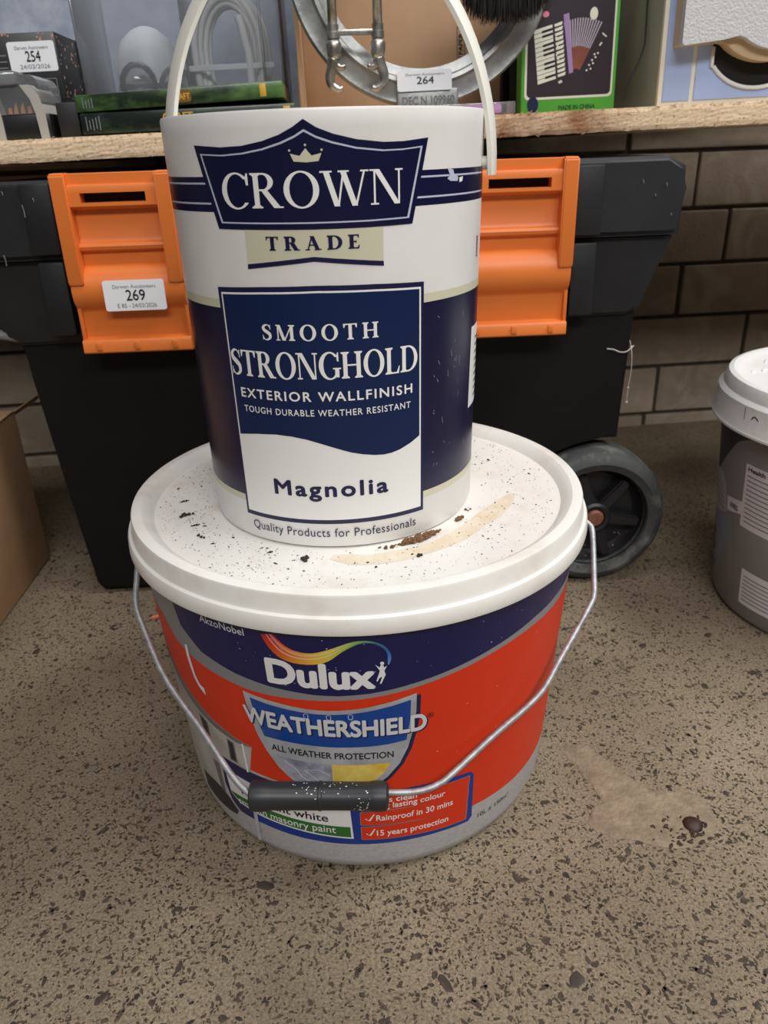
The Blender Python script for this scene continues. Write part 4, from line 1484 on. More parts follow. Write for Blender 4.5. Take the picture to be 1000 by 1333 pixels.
web('fine dust thread on the lower left of the toolbox', [(-.262, .2405, .184), (-.250, .2410, .180), (-.238, .2415, .176), (-.228, .2420, .170)], .0004, ((3, .0013),))

# ================================================================== GREY TUB (right edge)
TUBC = (.4925, .165)
tu = tag(empty('paint_tub', (*TUBC, 0)), 'grey labelled paint tub with scuffed white lid at the right edge', 'paint tub')
TW = Wall(0, .119, .20, .137)
bm = bmesh.new()
lathe(bm, [(0, .003), (.108, .003), (.112, 0), (.1165, .0012), (TW.rad(.006), .006), (TW.rad(.1), .1), (TW.rad(.21), .21), (.133, .21)], 160)
tbody = frombm('body', bm, 'tub_grey', tu, angle=40)
bm = bmesh.new()
lathe(bm, [(0, .2305), (.09, .2295), (.120, .230), (.1265, .2320), (.1295, .2362), (.1325, .2375), (.1365, .2362), (.1390, .2315), (.1400, .2250), (.1425, .2235), (.1440, .2215), (.1455, .2000), (.1470, .1975), (.1468, .1955), (.1430, .1958), (.1420, .205)], 160)
for v in bm.verts:
    q = math.hypot(v.co.x, v.co.y)
    if q < .125 and v.co.z > .22:
        v.co.z += .0006 * mnoise.noise(v.co * 60)
tl = frombm('lid', bm, 'tub_lid', tu, angle=30)
bm = bmesh.new()
for k in range(34):
    a = rnd.uniform(PI * .55, PI * 1.35)
    q = rnd.uniform(.085, .118)
    bmesh.ops.create_icosphere(bm, subdivisions=2, radius=1, matrix=Matrix.Translation((q * math.cos(a), q * math.sin(a), .2300)) @ Matrix.Rotation(a + rnd.uniform(.8, 2), 4, 'Z') @ Matrix.Diagonal((rnd.uniform(.004, .010), .0022, .0016, 1)))
o = frombm('dried_paint_ridges', bm, 'tub_lid', tl, smooth=True)
o['kind'] = 'stuff'
bm = bmesh.new()
tube(bm, catmull([(-.104, -.022, .2318), (-.101, -.016, .2332), (-.096, -.013, .2330), (-.093, -.010, .2320)], 5), .0007, 6)
frombm('rust_scratch', bm, 'axle', tl)
LW = Wall(.20, .1455, .2215, .1440)
def on_t(name, b, m, layer, wl=TW, par=tbody):
    return wl.put(name, b, m, par, layer)
on_t('pen_mark', flat_bm([stroke([(-81.6, 220), (-81, 209)], [.3, .25])]), 'tub_dark', 1, LW, tl)
on_t('pen_mark', flat_bm([stroke([(-77.4, 211.2), (-76.8, 214), (-76, 215), (-75, 214), (-74.1, 212.2)], [.3, .8, 1.2, .8, .4])]), 'tub_dark', 1, LW, tl)
# dark upper field with a curved edge, pale ovals, paper labels
on_t('dark_field', poly([(-150, 205), (-70, 205), (-72, 196), (-81.7, 188), (-88, 181), (-95.4, 163), (-106, 140), (-115, 126), (-150, 100)]), 'tub_dark', 0)
on_t('upper_dark_band', poly([(-72, 205), (40, 205), (40, 194), (-60, 194.5), (-71, 195.5)]), 'tub_dark', 0)  # dark band round the top of the tub body
on_t('pale_oval', poly([(-150, 128), (-113, 135), (-104, 140), (-99.5, 139), (-96, 130), (-94, 118), (-92.8, 102.5), (-104, 95), (-115, 88), (-150, 80)]), 'tub_pale', 1)
on_t('blue_grey_oval', poly([(-150, 78), (-115, 86), (-104, 93), (-92, 101), (-88.2, 99), (-87.4, 92), (-88.4, 82), (-92.7, 60), (-99, 42), (-105.8, 28), (-115, 14), (-150, 10)]), mat('tub_blue_grey_print', (138, 146, 164), .45), 1)
for z in (66, 48, 31):
    on_t('pictogram', poly([(-116, z - 6), (-108, z - 5), (-107, z + 3), (-110, z + 7), (-116, z + 4)]), 'text_black', 2)
on_t('paper_label', poly([(-80.8, 166), (20, 168), (20, 101), (-81.6, 101), (-81.4, 134)]), 'tub_paper', 1)
on_t('paper_label', poly([(-77.4, 58), (20, 58), (20, 19), (-77.6, 19)]), 'tub_paper', 1)
on_t('small_label', poly([(-93.2, 121), (-81, 126), (-80, 124), (-80, 114), (-81, 112.5), (-92.4, 106)]), 'tub_paper', 2)
on_t('lettering', text_bm('6985', -90, -84, 112.5, 5.5, .02), 'text_black', 3)
on_t('lettering', text_bm('Health & Safety Information', -79.4, -40, 159.5, 4.2, .03), 'text_black', 2)
for k in range(11):
    on_t('text_line', band(-79.6, 4 - (k * 5) % 13, 154 - k * 4.7, 155.2 - k * 4.7), 'ink_grey', 2)
for k in range(7):
    on_t('text_line', band(-76, -52 + (k * 7) % 17, 50 - k * 4.4, 51.2 - k * 4.4), 'ink_grey', 2)
for k in range(5):
    on_t('text_line', band(-112 + k, -98 + k * .6, 124 - k * 5.2, 125 - k * 5.2), 'house_mid', 2)

# ================================================================== CARDBOARD BOX (left edge)
cb = tag(empty('cardboard_box', (-.50, .25, 0)), 'open brown cardboard box on the floor at the left edge', 'box')
def cbx(name, bm, m='card'):
    for v in bm.verts:
        v.co -= Vector((-.50, .25, 0))
    return frombm(name, bm, m, cb, angle=30)
bm = bmesh.new()
box(bm, -.383, -.379, .02, .342, .002, .187, bev=.0008)
cbx('side_panel', bm)
bm = bmesh.new()
box(bm, -.62, -.383, .338, .342, .002, .187, bev=.0008)
cbx('end_panel', bm)
bm = bmesh.new()
box(bm, -.62, -.383, .02, .338, .001, .005)
cbx('base_panel', bm)
bm = bmesh.new()
box(bm, -.624, -.62, .02, .342, .002, .187, bev=.0008)
cbx('side_panel', bm)
bm = bmesh.new()
q = [(-.384, .337, .186), (-.3795, .340, .186), (-.362, .372, .196), (-.367, .376, .192)]
A = [bm.verts.new(p) for p in q]
B = [bm.verts.new((p[0] - .012, p[1] + .03, p[2] - .012)) for p in q]
bm.faces.new(A)
bm.faces.new(B[::-1])
for i in range(4):
    bm.faces.new((A[i], A[(i + 1) % 4], B[(i + 1) % 4], B[i]))
cbx('flap', bm, 'card_edge')
bm = bmesh.new()
box(bm, -.40, -.378, .02, .338, .1868, .1892, bev=.0008)
cbx('top_edge', bm, 'card_edge')

# small things on the floor
stud = empty('floor_stud', (.224, -.116, 0))
tag(stud, 'rusty domed stud set in the cement patch on the floor', 'stud')
bm = bmesh.new()
lathe(bm, [(.0072, -.001), (.0069, .0015), (.0056, .0032), (.003, .0042), (0, .0045)], 24)
for v in bm.verts:
    v.co += Vector((mnoise.noise(v.co * 300) * .0006, mnoise.noise(v.co * 300 + Vector((5, 0, 0))) * .0006, 0))
frombm('head', bm, 'rust', stud, smooth=True)
bm = bmesh.new()
for k in range(46):
    x, y = rnd.gauss(-.012, .010), rnd.gauss(-.008, .006)
    s = rnd.uniform(.0005, .0016)
    bmesh.ops.create_icosphere(bm, subdivisions=1, radius=s, matrix=Matrix.Translation((x, y, .0016)) @ Matrix.Rotation(rnd.uniform(0, 3), 4, 'Z') @ Matrix.Diagonal((1.8, .8, .6, 1)))
o = frombm('loose_crumbs', bm, 'rust', stud)
o['kind'] = 'stuff'
bm = bmesh.new()
pth = catmull([(-.010, -.002, .0016), (0, 0, .003), (.008, .001, .0026), (.014, .003, .0016)], 4)
tube(bm, pth, [.0006] + [.0022] * (len(pth) - 2) + [.0006], 6)
o = frombm('plastic_scrap', bm, 'scrap', None, (-.214, .193, -.0002))
tag(o, 'small orange scrap on the floor behind the left of the bucket', 'scrap')

# ================================================================== SHELF
ST = R(1.09)
SZ0 = .4365 + .0194 * .299          # underside height at x = 0
def shelf_top(x):
    return SZ0 + .0185 + .0191 * x
shelf = empty('shelf_board', (0, .25, SZ0), (0, -ST, 0))
tag(shelf, 'long rough chipboard shelf above the toolbox', 'shelf')
bm = bmesh.new()
nx, nz = 420, 10
x0, x1, dep, th = -1.1, 1.15, .43, .0182
G = []
for i in range(nx + 1):
    x = x0 + (x1 - x0) * i / nx
    row = []
    for j in range(nz + 1):
        z = th * j / nz
        edge = 1 - min(1, min(j, nz - j) / 2.0)
        d_ = .0004 * mnoise.noise(Vector((x * 300, z * 600, 0))) + .0009 * edge * (1 + mnoise.noise(Vector((x * 260, z * 90, 7))))
        dz = (.0007 * mnoise.noise(Vector((x * 190, 3, 1))) + .0006 * mnoise.noise(Vector((x * 60, 9, 1)))) if j == 0 else 0
        row.append(bm.verts.new((x, d_, z + dz)))
    G.append(row)
Bt = []
for i in range(nx + 1):
    x = x0 + (x1 - x0) * i / nx
    Bt.append((bm.verts.new((x, dep, 0)), bm.verts.new((x, dep, th))))
for i in range(nx):
    for j in range(nz):
        bm.faces.new((G[i][j], G[i + 1][j], G[i + 1][j + 1], G[i][j + 1]))
    bm.faces.new((G[i][nz], G[i + 1][nz], Bt[i + 1][1], Bt[i][1]))
    bm.faces.new((G[i + 1][0], G[i][0], Bt[i][0], Bt[i + 1][0]))
    bm.faces.new((Bt[i + 1][0], Bt[i][0], Bt[i][1], Bt[i + 1][1]))
frombm('board', bm, 'chipboard', shelf, smooth=False)
bm = bmesh.new()
for k in range(150):
    x = rnd.uniform(-.5, .6)
    z = rnd.choice((0, th)) + rnd.uniform(-.0006, .0006)
    l = rnd.uniform(.001, .004)
    a = rnd.uniform(0, PI)
    c = Vector((x, -.0005, z))
    dv = Vector((math.cos(a) * l, -rnd.uniform(0, .001), math.sin(a) * l * .35))
    tube(bm, [c - dv, c, c + dv], [.00015, .0004, .00012], 4)
o = frombm('splinters', bm, 'card_edge', shelf)
o['kind'] = 'stuff'
for x in (-.95, 1.05):
    bm = bmesh.new()
    box(bm, x - .02, x + .02, .02, .40, -(SZ0 + .0191 * x), -.0005, bev=.002)
    frombm('shelf_leg', bm, 'wood_dark', shelf)

# ================================================================== THINGS ON THE SHELF
def onshelf(name, x, y, label, cat, group=None, rz=0, dz=0.0):
    o_ = empty(name, (x, y, shelf_top(x) + dz + .0003), (0, -ST, rz))
    return tag(o_, label, cat, group)
def bxp(name, dims, m, par, bev=.0008):
    return boxo(name, dims, m, par, bev)

# black box of lights with a lot sticker
X0 = -.332
t = onshelf('light_box', X0, .34, 'black printed carton with lot sticker 254 at the left of the shelf', 'box')
bxp('carton', (-.085, .0735, 0, .12, 0, .0900), 'box_black', t, .0006)
sticker(t, .0285, .0718, .0585, .083, -.0003, '254', '24/03/2026')
gs = []
for k in range(34):
    a, z = rnd.uniform(-.08, .072), .0895 - abs(rnd.gauss(0, .0035))
    q = rnd.uniform(.0005, .0013)
    gs.append([[(a + q * math.cos(i * PI / 4), z + q * math.sin(i * PI / 4)) for i in range(8)]])
o = print_front('light_dots', flat_bm(gs), 'copper', t, 0, 1)
o['kind'] = 'stuff'
bm = bmesh.new()
for k in range(150):
    y, z = rnd.uniform(.002, .11), rnd.uniform(.004, .088)
    if rnd.random() > (.35 + z / .09 * .7):
        continue
    q = rnd.uniform(.0006, .0017)
    bm.faces.new([bm.verts.new((.07365, y + q * math.cos(i * PI / 3), z + q * math.sin(i * PI / 3))) for i in range(6)])
o = frombm('light_dots', bm, 'copper', t)
o['kind'] = 'stuff'
for z in (.052, .045, .038, .031):
    print_front('print_line', flat_bm([rect(.040, .068, z, z + .0007)]), 'ink_grey', t, 0, 1)
print_front('print_line', flat_bm([rect(.0675, .0682, .031, .0525)]), 'ink_grey', t, 0, 1)
for z in (.072, .067, .062):
    print_front('print_line', flat_bm([rect(.008, .026, z, z + .001)]), 'ink_grey', t, 0, 1)

# clear display pack with grey bands
t = onshelf('display_pack', -.29, .268, 'clear plastic display pack with grey bands and black base at the far left', 'package')
bxp('base', (-.045, .036, 0, .05, 0, .0195), 'box_black', t)
bxp('inner_card', (-.043, .026, .012, .045, .0197, .044), 'box_black', t)
gs = [[[(x_, .021), (x_ + .004, .021), (x_ + .0035, .027 + .003 * math.sin(x_ * 900)), (x_ + .001, .026)]] for x_ in (-.010, -.003, .002, .008, .014, .020)]
print_front('orange_print', flat_bm(gs), mat('amber_print', (188, 122, 62), .5), t, .0118)
for x_ in (-.004, .034):
    bm = bmesh.new()
    ss = [(x_ - .008, 0.0), (x_ - .001, 0), (x_ - .001, .020), (x_ - .0035, .034), (x_ - .010, .042), (x_ - .018, .042), (x_ - .0115, .031), (x_ - .009, .020)]
    prism(bm, ss, -.0015, .048, 'xz')
    frombm('grey_band', bm, 'strap_grey', t)
bm = bmesh.new()
lo = rounded(-.046, .032, .0198, .0500, .009)
prism(bm, lo, -.001, .05, 'xz')
frombm('clear_cover', bm, 'clear_thin', t)
bxp('clear_rim', (-.046, .016, -.006, .02, .0420, .0530), 'clear_thin', t, .003)

t = onshelf('small_carton', -.2395, .272, 'small plain black carton between the display pack and the game cases', 'box')
bxp('carton', (-.0092, .0090, 0, .05, 0, .0275), mat('matt_black_card', (36, 36, 38), .5), t, .0008)

# two game cases, one lying on the other
def game_case(x, y, dz, tilt, L_, H__, m, label):
    t_ = empty('game_case', (x, y, shelf_top(x) + dz), (0, -tilt, R(.6)))
    tag(t_, label, 'game case', 'game cases on the shelf')
    bm = bmesh.new()
    box(bm, -L_ / 2, L_ / 2, 0, .135, 0, H__, bev=.0016, seg=2)
    frombm('case', bm, m, t_, angle=40)
    return t_
t = game_case(-.1325, .262, .0013, R(1.15), .188, .0166, 'game_dark', 'dark green game case lying directly on the shelf, lower of two')
for k in range(5):
    print_front('spine_text', flat_bm([rect(-.089 + k * .0028, -.0882 + k * .0028, .003 + (k % 2) * .001, .0140 - (k * 3 % 4) * .001)]), 'ink_grey', t, 0, 1)
print_front('lettering', text_bm('CRAFT', -.022, .004, .0085, .005, .03), 'gold', t, 0, 1)
bxp('spine_badge', (.083, .089, -.0004, .002, .006, .0145), 'gold', t, .0001)
t = game_case(-.139, .266, .0205, R(2.3), .181, .0137, 'game_green', 'brighter green game case with gold spine badge, upper of two')
for k in range(4):
    print_front('spine_text', flat_bm([rect(-.084 + k * .0026, -.0833 + k * .0026, .003, .0118 - (k * 3 % 4) * .001)]), 'ink_grey', t, 0, 1)
print_front('logo_ground', poly(rounded(-.008, .010, .0022, .0115, .002)), mat('bronze_print', (120, 84, 30), .4), t, 0, 1)
print_front('lettering', text_bm('CRAFT', -.007, .009, .0045, .0045, .03), 'gold', t, 0, 2)
bxp('spine_badge', (.070, .0755, -.0004, .002, .002, .0120), 'gold', t, .0001)

# clear plastic box with a cable coil, bulbs and a white shade in it
cbx_x, cbx_y = -.156, .405
t = onshelf('clear_box', cbx_x, cbx_y, 'tall clear plastic box holding bulbs and a white cable coil', 'box', dz=.0)
wl = .0011
hx = .1020
def wallp(name, dims):
    return boxo(name, dims, 'clear', t, .0004)
wallp('front_pane', (-hx, hx, 0, wl, 0, .2))
wallp('back_pane', (-hx, hx, .12, .12 + wl, 0, .2))
wallp('side_pane', (-hx, -hx + wl, wl, .12, 0, .2))
wallp('side_pane', (hx - wl, hx, wl, .12, 0, .2))
wallp('divider_pane', (.003, .004, wl, .12, 0, .2))
wallp('base_pane', (-hx, hx, wl, .12, 0, wl))
for x_ in (-hx + .001, hx - .001, hx - .020):
    bm = bmesh.new()
    tube(bm, [(x_, .0008, .002), (x_, .0008, .2)], .0014, 8)
    frombm('corner_bead', bm, 'clear_thin', t, smooth=True)
zb = shelf_top(-.1)
coil = empty('cable_coil', (-.1085, .440, zb + .0022), (0, -ST, 0))
tag(coil, 'coiled white cable tied round the middle inside the clear box', 'cable')
for k in range(7):
    q = k * .0042
    pth = []
    hx_, hz_ = .0375 - (k % 3) * .004, .060 - (k % 3) * .0035
    for i in range(40):
        a = 2 * PI * i / 40
        pinch = 1 - .10 * (1 - abs(math.sin(a)))
        pth.append(((hx_ * math.cos(a)) * pinch + rnd.uniform(-.0004, .0004) + (k - 3) * .0008, -.015 + q + .003 * math.sin(a * 2 + k), .0665 + hz_ * math.sin(a) - (k % 3) * .001))
    bm = bmesh.new()
    tube(bm, catmull(pth, 2, True), .0038, 8, True)
    frombm('loop', bm, 'cable', coil, smooth=True)
bm = bmesh.new()
box(bm, -.044, .044, -.0215, -.019, .057, .0625, bev=.0008)
frombm('cable_tie', bm, 'white_plastic', coil)
bm = bmesh.new()
tube(bm, catmull([(.012, -.021, .104), (.0145, -.0215, .095), (.017, -.0205, .080), (.019, -.0195, .066), (.018, -.019, .03)], 5), .0042, 8)
frombm('cable_end', bm, 'cable', coil, smooth=True)
def bulb(x, y, label, s=1.0, lean=0.0):
    t_ = empty('light_bulb', (x, y, shelf_top(x) + .0023), (0, -ST + lean, 0))
    tag(t_, label, 'light bulb')
    bm = bmesh.new()
    lathe(bm, [(.0135, .028), (.016, .031), (.020, .040), (.0235, .052), (.0245, .060), (.0225, .071), (.017, .080), (.009, .086), (0, .0875)], 32)
    for v in bm.verts:
        v.co *= s
    frombm('glass', bm, 'glass', t_, smooth=True)
    bm = bmesh.new()
    lathe(bm, [(0, 0), (.005, 0), (.006, .003), (.0125, .005), (.0130, .018), (.0138, .028), (.012, .030), (0, .031)], 28)
    for v in bm.verts:
        v.co *= s
    frombm('cap', bm, 'brass', t_, angle=40)
    bm = bmesh.new()
    lathe(bm, [(.0115, .030), (.0135, .038), (.012, .050), (.005, .056), (0, .057)], 24)
    for v in bm.verts:
        v.co *= s
    frombm('reflector', bm, 'brass', t_, smooth=True)
bulb(-.2075, .4265, 'glass bulb with brass cap at the left inside the clear box', .80)
bulb(-.1690, .4275, 'glass bulb with brass cap beside the cable inside the clear box', .74)
t = empty('lamp_shade', (-.2060, .4835, shelf_top(-.196) + .0025), (0, -ST, 0))
tag(t, 'white domed plastic shade standing behind the bulbs in the clear box', 'lamp shade')
bm = bmesh.new()
lathe(bm, [(.034, 0), (.0355, .045), (.0355, .060), (.033, .078), (.026, .094), (.014, .104), (.006, .107), (.006, .105), (.013, .102), (.0245, .0925), (.031, .077), (.0335, .060), (.0335, .045), (.032, 0)], 40, close=True)
frombm('dome', bm, 'white_plastic', t, angle=45)
bm = bmesh.new()
lathe(bm, [(.0356, .046), (.0362, .047), (.0362, .051), (.0356, .052)], 40, close=True)
frombm('collar', bm, 'chrome_clean', t)

# big pale carton at the back
t = onshelf('cardboard_carton', .076, .425, 'large pale brown carton standing behind the metal ring', 'box')
bxp('carton', (-.110, .096, 0, .20, 0, .24), 'carton', t, .001)
print_front('printed_symbol', poly([(.050, .060), (.059, .060), (.059, .088), (.050, .088)], [(.0512, .0612), (.0512, .0868), (.0578, .0868), (.0578, .0612)]), 'house_mid', t, 0)
b_ = text_bm('PAPER', .0, .019, 0, .0042, .02)
for v in b_.verts:
    v.co = Vector((.0563 - v.co.y, .063 + v.co.x, 0))
print_front('lettering', b_, 'house_mid', t, 0)
bm = bmesh.new()
prism(bm, [(-.114, 0), (-.110, 0), (-.110, .24), (-.114, .24)], -.06, .0, 'xz')
frombm('open_flap', bm, 'card_edge', t)
bm = bmesh.new()
prism(bm, [(-.058, .0), (-.0, .0), (-.004, .030), (-.05, .052)], -.114, -.1155, 'yz')
frombm('side_flap', bm, 'card', t)

# cast metal ring on a foot
RX, RZ, RY = .0815, .5965, .325
ring = empty('metal_ring', (RX, RY, shelf_top(RX) + .0003), (0, -ST, 0))
tag(ring, 'large dull grey cast metal ring with lot sticker 264', 'metal ring')
zc = RZ - shelf_top(RX)
bm = bmesh.new()
lathe(bm, [(.0900, .004), (.0905, .0), (.0985, -.002), (.1000, -.0065), (.1035, -.0075), (.1060, -.004), (.1150, -.002), (.1205, -.003), (.1225, 0), (.1225, .014), (.0900, .014)], 120, 'y', 0, 0, zc, close=True)
frombm('rim', bm, 'aluminium', ring, angle=35)
bm = bmesh.new()
box(bm, -.027, .031, -.010, .014, 0, .0265, bev=.0022)
ft = frombm('foot', bm, 'aluminium', ring, angle=35)
o = print_front('raised_lettering', text_bm('DEC N 109960', -.022, .027, .0135, .0065, .02), mat('dark_cast_metal', (120, 122, 122), .5, metal=.4), ring, -.0102)
sticker(ring, -.0265, .0245, .0245, .0415, -.0115, '264', None)

# chrome twin hook hung over the ring
hk = empty('hook_tool', (.017, .300, shelf_top(.017)), (0, 0, 0))
hz = shelf_top(.017)
tag(hk, 'tarnished chrome twin rods ending in open hooks, hanging before the ring', 'hook')
for sgn, x_ in ((-1, -.0200), (1, .0200)):
    bm = bmesh.new()
    tube(bm, [(x_, 0, .535 - hz), (x_ * 1.0, 0, .63 - hz), (x_ * .98, .0, .70 - hz)], .0042, 14)
    frombm('rod', bm, 'chrome', hk, smooth=True)
    bm = bmesh.new()
    tube(bm, [(x_, 0, .540 - hz), (x_, 0, .5345 - hz), (x_, 0, .5340 - hz), (x_, 0, .529 - hz)], [.0052, .0052, .0058, .0058], 14)
    frombm('collar', bm, 'chrome', hk, angle=40)
    bm = bmesh.new()
    tube(bm, [(x_, 0, .5285 - hz), (x_, 0, .525 - hz), (x_ - sgn * .0004, 0, .517 - hz), (x_ - sgn * .001, 0, .513 - hz)], [.0052, .0070, .0062, .0052], 14)
    sk = frombm('socket', bm, 'chrome', hk, smooth=True)
    bm = bmesh.new()
    i_ = -sgn if sgn < 0 else 1
    s2 = 1 if sgn < 0 else 1
    pts = [(x_ - .0005, 0, .514 - hz), (x_ - .0022 * (1 if sgn < 0 else -1), 0, .507 - hz), (x_ - .0046 * (1 if sgn < 0 else -1), 0, .500 - hz), (x_ - .0034 * (1 if sgn < 0 else -1), 0, .4935 - hz), (x_ + .0025 * (1 if sgn < 0 else -1), 0, .4895 - hz), (x_ + .0068 * (1 if sgn < 0 else -1), 0, .4905 - hz)]
    cpt = catmull(pts, 5)
    tube(bm, cpt, [.0054 - .0026 * i / (len(cpt) - 1) for i in range(len(cpt))], 12)
    frombm('hook', bm, 'chrome', hk, smooth=True)
    bm = bmesh.new()
    d_ = 1 if sgn < 0 else -1
    cpt = catmull([(x_ - .001 * d_, 0, .511 - hz), (x_ + .003 * d_, 0, .5075 - hz), (x_ + .0075 * d_, 0, .5070 - hz), (x_ + .0090 * d_, 0, .5090 - hz)], 4)
    tube(bm, cpt, [.0040 - .0020 * i / (len(cpt) - 1) for i in range(len(cpt))], 10)
    frombm('hook_barb', bm, 'chrome', hk, smooth=True)
bm = bmesh.new()
box(bm, -.0185, .0185, -.0022, .0022, .5315 - hz, .5362 - hz, bev=.0008)
frombm('crossbar', bm, 'chrome', hk, angle=40)
bm = bmesh.new()
tube(bm, catmull([(-.0196, 0, .70 - hz), (-.015, .012, .722 - hz), (0, .022, .7275 - hz), (.015, .012, .722 - hz), (.0196, 0, .70 - hz)], 6), .0036, 12)
frombm('top_bow', bm, 'chrome', hk, smooth=True)

# black bristle brush, bristles down, laid over ring and box
br = empty('brush', (.150, .294, .536))
tag(br, 'black bristled brush hanging bristles down beside the green box', 'brush')
bm = bmesh.new()
for k in range(1500):
    x_, y_ = rnd.uniform(-.033, .033), rnd.uniform(-.014, .012)
    q = rnd.uniform(0, .010) + .010 * max(0, abs(x_) - .018) / .015 + (.004 if rnd.random() < .2 else 0)
    dx_, dy_ = rnd.gauss(x_ * .12, .003), rnd.gauss(0, .003)
    c0 = Vector((x_ * .93, y_ * .9, .062))
    c1 = Vector((x_ + dx_ * .5, y_ + dy_ * .4, .03))
    c2 = Vector((x_ + dx_, y_ + dy_, q))
    tube(bm, [c0, c1, c2], [.00035, .00034, .00018], 3)
o = frombm('bristles', bm, 'bristle', br)
o['kind'] = 'stuff'
boxo('brush_head', (-.036, .036, -.018, .016, .060, .082), 'wood_dark', br, .004)
bm = bmesh.new()
tube(bm, [(0, 0, .08), (0, 0, .20), (0, 0, .34)], .010, 14)
frombm('brush_handle', bm, 'wood_dark', br, smooth=True)

# green toy accordion box
ab = onshelf('accordion_box', .2240, .343, 'green box printed with a piano accordion picture', 'box')
W2 = .0435
bxp('carton', (-W2, W2, 0, .022, 0, .16), 'acc_green', ab, .0008)
ab.scale = (1.066, 1.066, 1.066)
def pr(nm, b, m, l):
    if l >= 2 and nm not in ('lettering', 'blue_dot'):      # the picture sits a little lower on the panel
        for v in b.verts:
            v.co.y = .0245 + (v.co.y - .0245) * .84
    return print_front(nm, b, m, ab, 0, l)
pr('picture_border', poly(rounded(-.0405, .0405, .0125, .157, .004)), 'acc_white', 0)
pr('picture_panel', poly(rounded(-.0385, .0388, .0145, .1555, .0035)), 'acc_dark', 1)
# keyboard: white keys in a slanted block with black keys over it
def kq(u, v):       # u across 0..1, v down 0..1
    x_ = -.0335 + u * .0165 + v * .0052
    z_ = .0755 - v * .0510 + u * .0048
    return (x_, z_)
for k in range(12):
    v0, v1 = k / 12 + .004, (k + 1) / 12 - .006
    pr('piano_key', poly([kq(0, v0), kq(1, v0), kq(1, v1), kq(0, v1)]), 'acc_white', 2)
for k in (1, 2, 4, 5, 6, 8, 9, 11):
    v = k / 12
    pr('black_key', poly([kq(.42, v - .022), kq(1, v - .022), kq(1, v + .022), kq(.42, v + .022)]), 'text_black', 3)
for k in range(12):
    v0, v1 = k / 12 + .015, (k + 1) / 12 - .02
    pr('key_tab', poly([kq(1.1, v0), kq(1.55, v0 - .01), kq(1.5, v1), kq(1.12, v1)]), 'acc_white', 2)
pr('keyboard_edge', poly([kq(1.62, -.10), kq(1.92, -.10), kq(1.95, .98), kq(1.72, .98)]), 'acc_purple', 3)
for k in range(15):
    a0 = -.0062 + k * .0024
    top = .0815 + .004 * math.sin(k / 14 * PI) - .0012 * k / 14
    bot = (.0022 + k * .00052, .0385 - .0008 * abs(k - 7) * .3)
    m_ = 'acc_pale' if k % 2 == 0 else 'acc_red'
    mid = (a0 * .45 + bot[0] * .55, top * .45 + bot[1] * .55)
    pr('bellows_fold', flat_bm([stroke([(a0, top), mid], [.0011, .0008])]), 'acc_pale', 2)
    pr('bellows_fold', flat_bm([stroke([mid, bot], [.0009, .0005])]), 'acc_red', 2)
dots = [(.0215, .0425), (.0195, .0375), (.0235, .0480), (.0180, .0410), (.0160, .0362), (.0205, .0455), (.0255, .0518), (.0225, .0508), (-.0115, .060), (-.012, .052), (-.0105, .048), (-.013, .068)]
for x_, z_ in dots:
    pr('button_dot', poly([(x_ + .0009 * math.cos(i * PI / 4), z_ + .0010 * math.sin(i * PI / 4)) for i in range(8)]), 'acc_white', 2)
pr('clasp', flat_bm([stroke([(.0265, .0585), (.0285, .0615)], [.0014, .0014]), stroke([(.0285, .0700), (.0325, .0665)], [.0012, .0012])]), 'acc_white', 2)
pr('white_oval', poly([(.020 + .0036 * math.cos(i * PI / 8), .088 + .0060 * math.sin(i * PI / 8)) for i in range(16)]), 'acc_white', 2)
pr('pink_oval', poly([(-.023 + .0030 * math.cos(i * PI / 8), .0895 + .0028 * math.sin(i * PI / 8)) for i in range(16)]), 'pink_print', 2)
pr('gold_ornament', poly([(-.010, .0265), (-.007, .0285), (-.0055, .0262), (-.0085, .0245)]), 'cream', 2)
pr('lettering', text_bm('MADE IN CHINA', -.0085, .0255, .0035, .0034, .03), mat('dark_green_ink', (26, 84, 30), .4), 2)
pr('blue_dot', poly([(-.0325 + .0052 * math.cos(i * PI / 10), .0085 + .0068 * math.sin(i * PI / 10)) for i in range(20)]), 'blue_dot', 3)

t = onshelf('shadow_filler', .2300, .43, 'black block added to darken the shadowed gap behind the green box', 'box')  # added block, its black stands in for shadow in the gap
bxp('carton', (-.047, .050, 0, .10, 0, .20), 'box_black', t, .001)
bxp('filler_front', (-.046, .049, -.0012, 0, .13, .199), 'box_black', t, .0003)

# pale blue appliance
ap = onshelf('appliance', .40, .30, 'pale blue and cream enamel appliance at the right end of the shelf', 'appliance')
bm = bmesh.new()
box(bm, -.1025, .14, .004, .22, 0, .26, bev=.002)
frombm('casing', bm, 'appl_side', ap, angle=40)
bm = bmesh.new()
box(bm, -.1030, .14, -.001, .005, 0, .26, bev=.001)
frombm('front_frame', bm, 'appl_cream', ap, angle=40)
bm = bmesh.new()
box(bm, -.0990, -.0735, -.0022, .0, .0040, .258, bev=.0006)
frombm('blue_panel', bm, 'appl_blue', ap, angle=40)
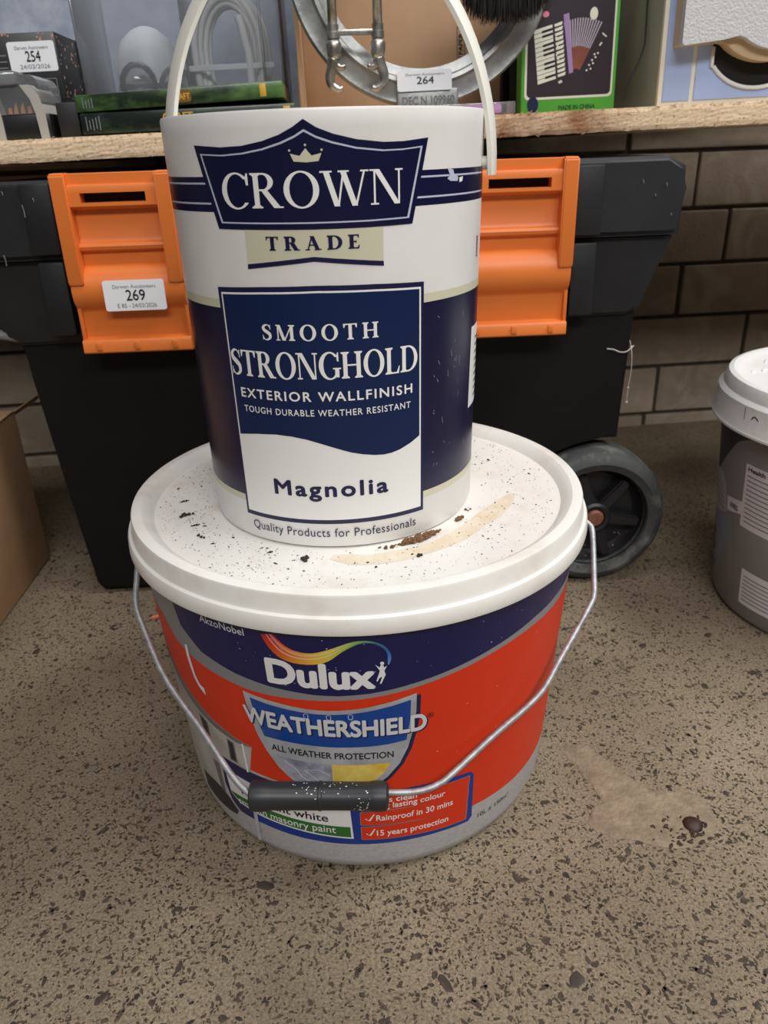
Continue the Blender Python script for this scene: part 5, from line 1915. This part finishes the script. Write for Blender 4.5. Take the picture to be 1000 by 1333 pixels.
# the wider blue panel with a scooped recess
arc = [(-.0560, .0465), (-.0560, .0310)] + [(-.0125 + .0500 * math.cos(R(a)), .0545 + .0425 * math.sin(R(a))) for a in range(214, 331, 6)] + [(.0330, .05)]
pl = [(-.0695, .0045), (.138, .0045), (.138, .258), (.0330, .258)] + arc[::-1] + [(-.0560, .258), (-.0695, .258)]
bm = flat_bm([[pl]])
ex = bmesh.ops.extrude_face_region(bm, geom=bm.faces[:])
for v in [g for g in ex['geom'] if isinstance(g, bmesh.types.BMVert)]:
    v.co.z = .0035
for v in bm.verts:
    v.co = Vector((v.co.x, -.0025 + v.co.z, v.co.y))
frombm('blue_panel', bm, 'appl_blue', ap, angle=40)
bm = flat_bm([[arc + [(.0330, .12), (-.0560, .12)]]])
for v in bm.verts:
    v.co = Vector((v.co.x, -.0012, v.co.y))
frombm('dark_recess', bm, 'void', ap)
bm = bmesh.new()
tube(bm, [(x_, -.0035, z_) for x_, z_ in arc], .0018, 8)
frombm('recess_rim', bm, 'white_plastic', ap, smooth=True)
# stippled cover with a rounded belly, standing proud
def belly(dz, dx=0):
    return [(-.0935 + dx, .258), (-.0935 + dx, .0485 + dz), (-.0910 + dx, .0470 + dz), (-.0545, .0490 + dz), (-.0505, .0480 + dz)] + [(-.0085 + .0560 * math.cos(R(a)), .0790 + .0470 * math.sin(R(a)) + dz) for a in range(222, 331, 6)] + [(.06, .075 + dz), (.138, .075 + dz), (.138, .258)]
bm = bmesh.new()
prism(bm, belly(.0), -.016, -.002, 'xz')
frombm('cover_back', bm, mat('tan_plastic', (196, 172, 138), .45), ap, angle=35)
bm = bmesh.new()
def belly2():
    return [(-.0935, .258), (-.0935, .0485), (-.0910, .0470), (-.0560, .0500), (-.0420, .0525), (-.0380, .0510)] + [(-.0040 + .0480 * math.cos(R(a)), .0790 + .0385 * math.sin(R(a))) for a in range(228, 331, 6)] + [(.06, .09), (.138, .09), (.138, .258)]
prism(bm, belly2(), -.024, -.0155, 'xz')
frombm('stippled_cover', bm, 'appl_cover', ap, angle=35)

# hanging black cord
bm = bmesh.new()
cp_ = [(.2925, .345, .62), (.2930, .340, .56), (.2932, .338, .535), (.2925, .336, .520), (.2860, .334, .503), (.2790, .334, .488), (.2755, .336, .475)]
tube(bm, [Vector(p) - Vector(cp_[-1]) for p in catmull(cp_, 6)], .0009, 6)
o = frombm('cord', bm, 'grip_black', None, cp_[-1])
tag(o, 'thin black cord hanging between the green box and the appliance', 'cord')

# clear tray with lilac contents
t = onshelf('clear_tray', .105, .262, 'small clear packet with lilac contents on the shelf edge behind the can', 'package')
bxp('clear_shell', (-.052, .051, 0, .04, 0, .0098), 'clear_thin', t, .001)
bxp('lilac_card', (.004, .040, .006, .03, .0012, .0085), 'pink', t, .002)
bxp('white_card', (-.05, .004, .006, .03, .0012, .0085), 'white_plastic', t, .001)
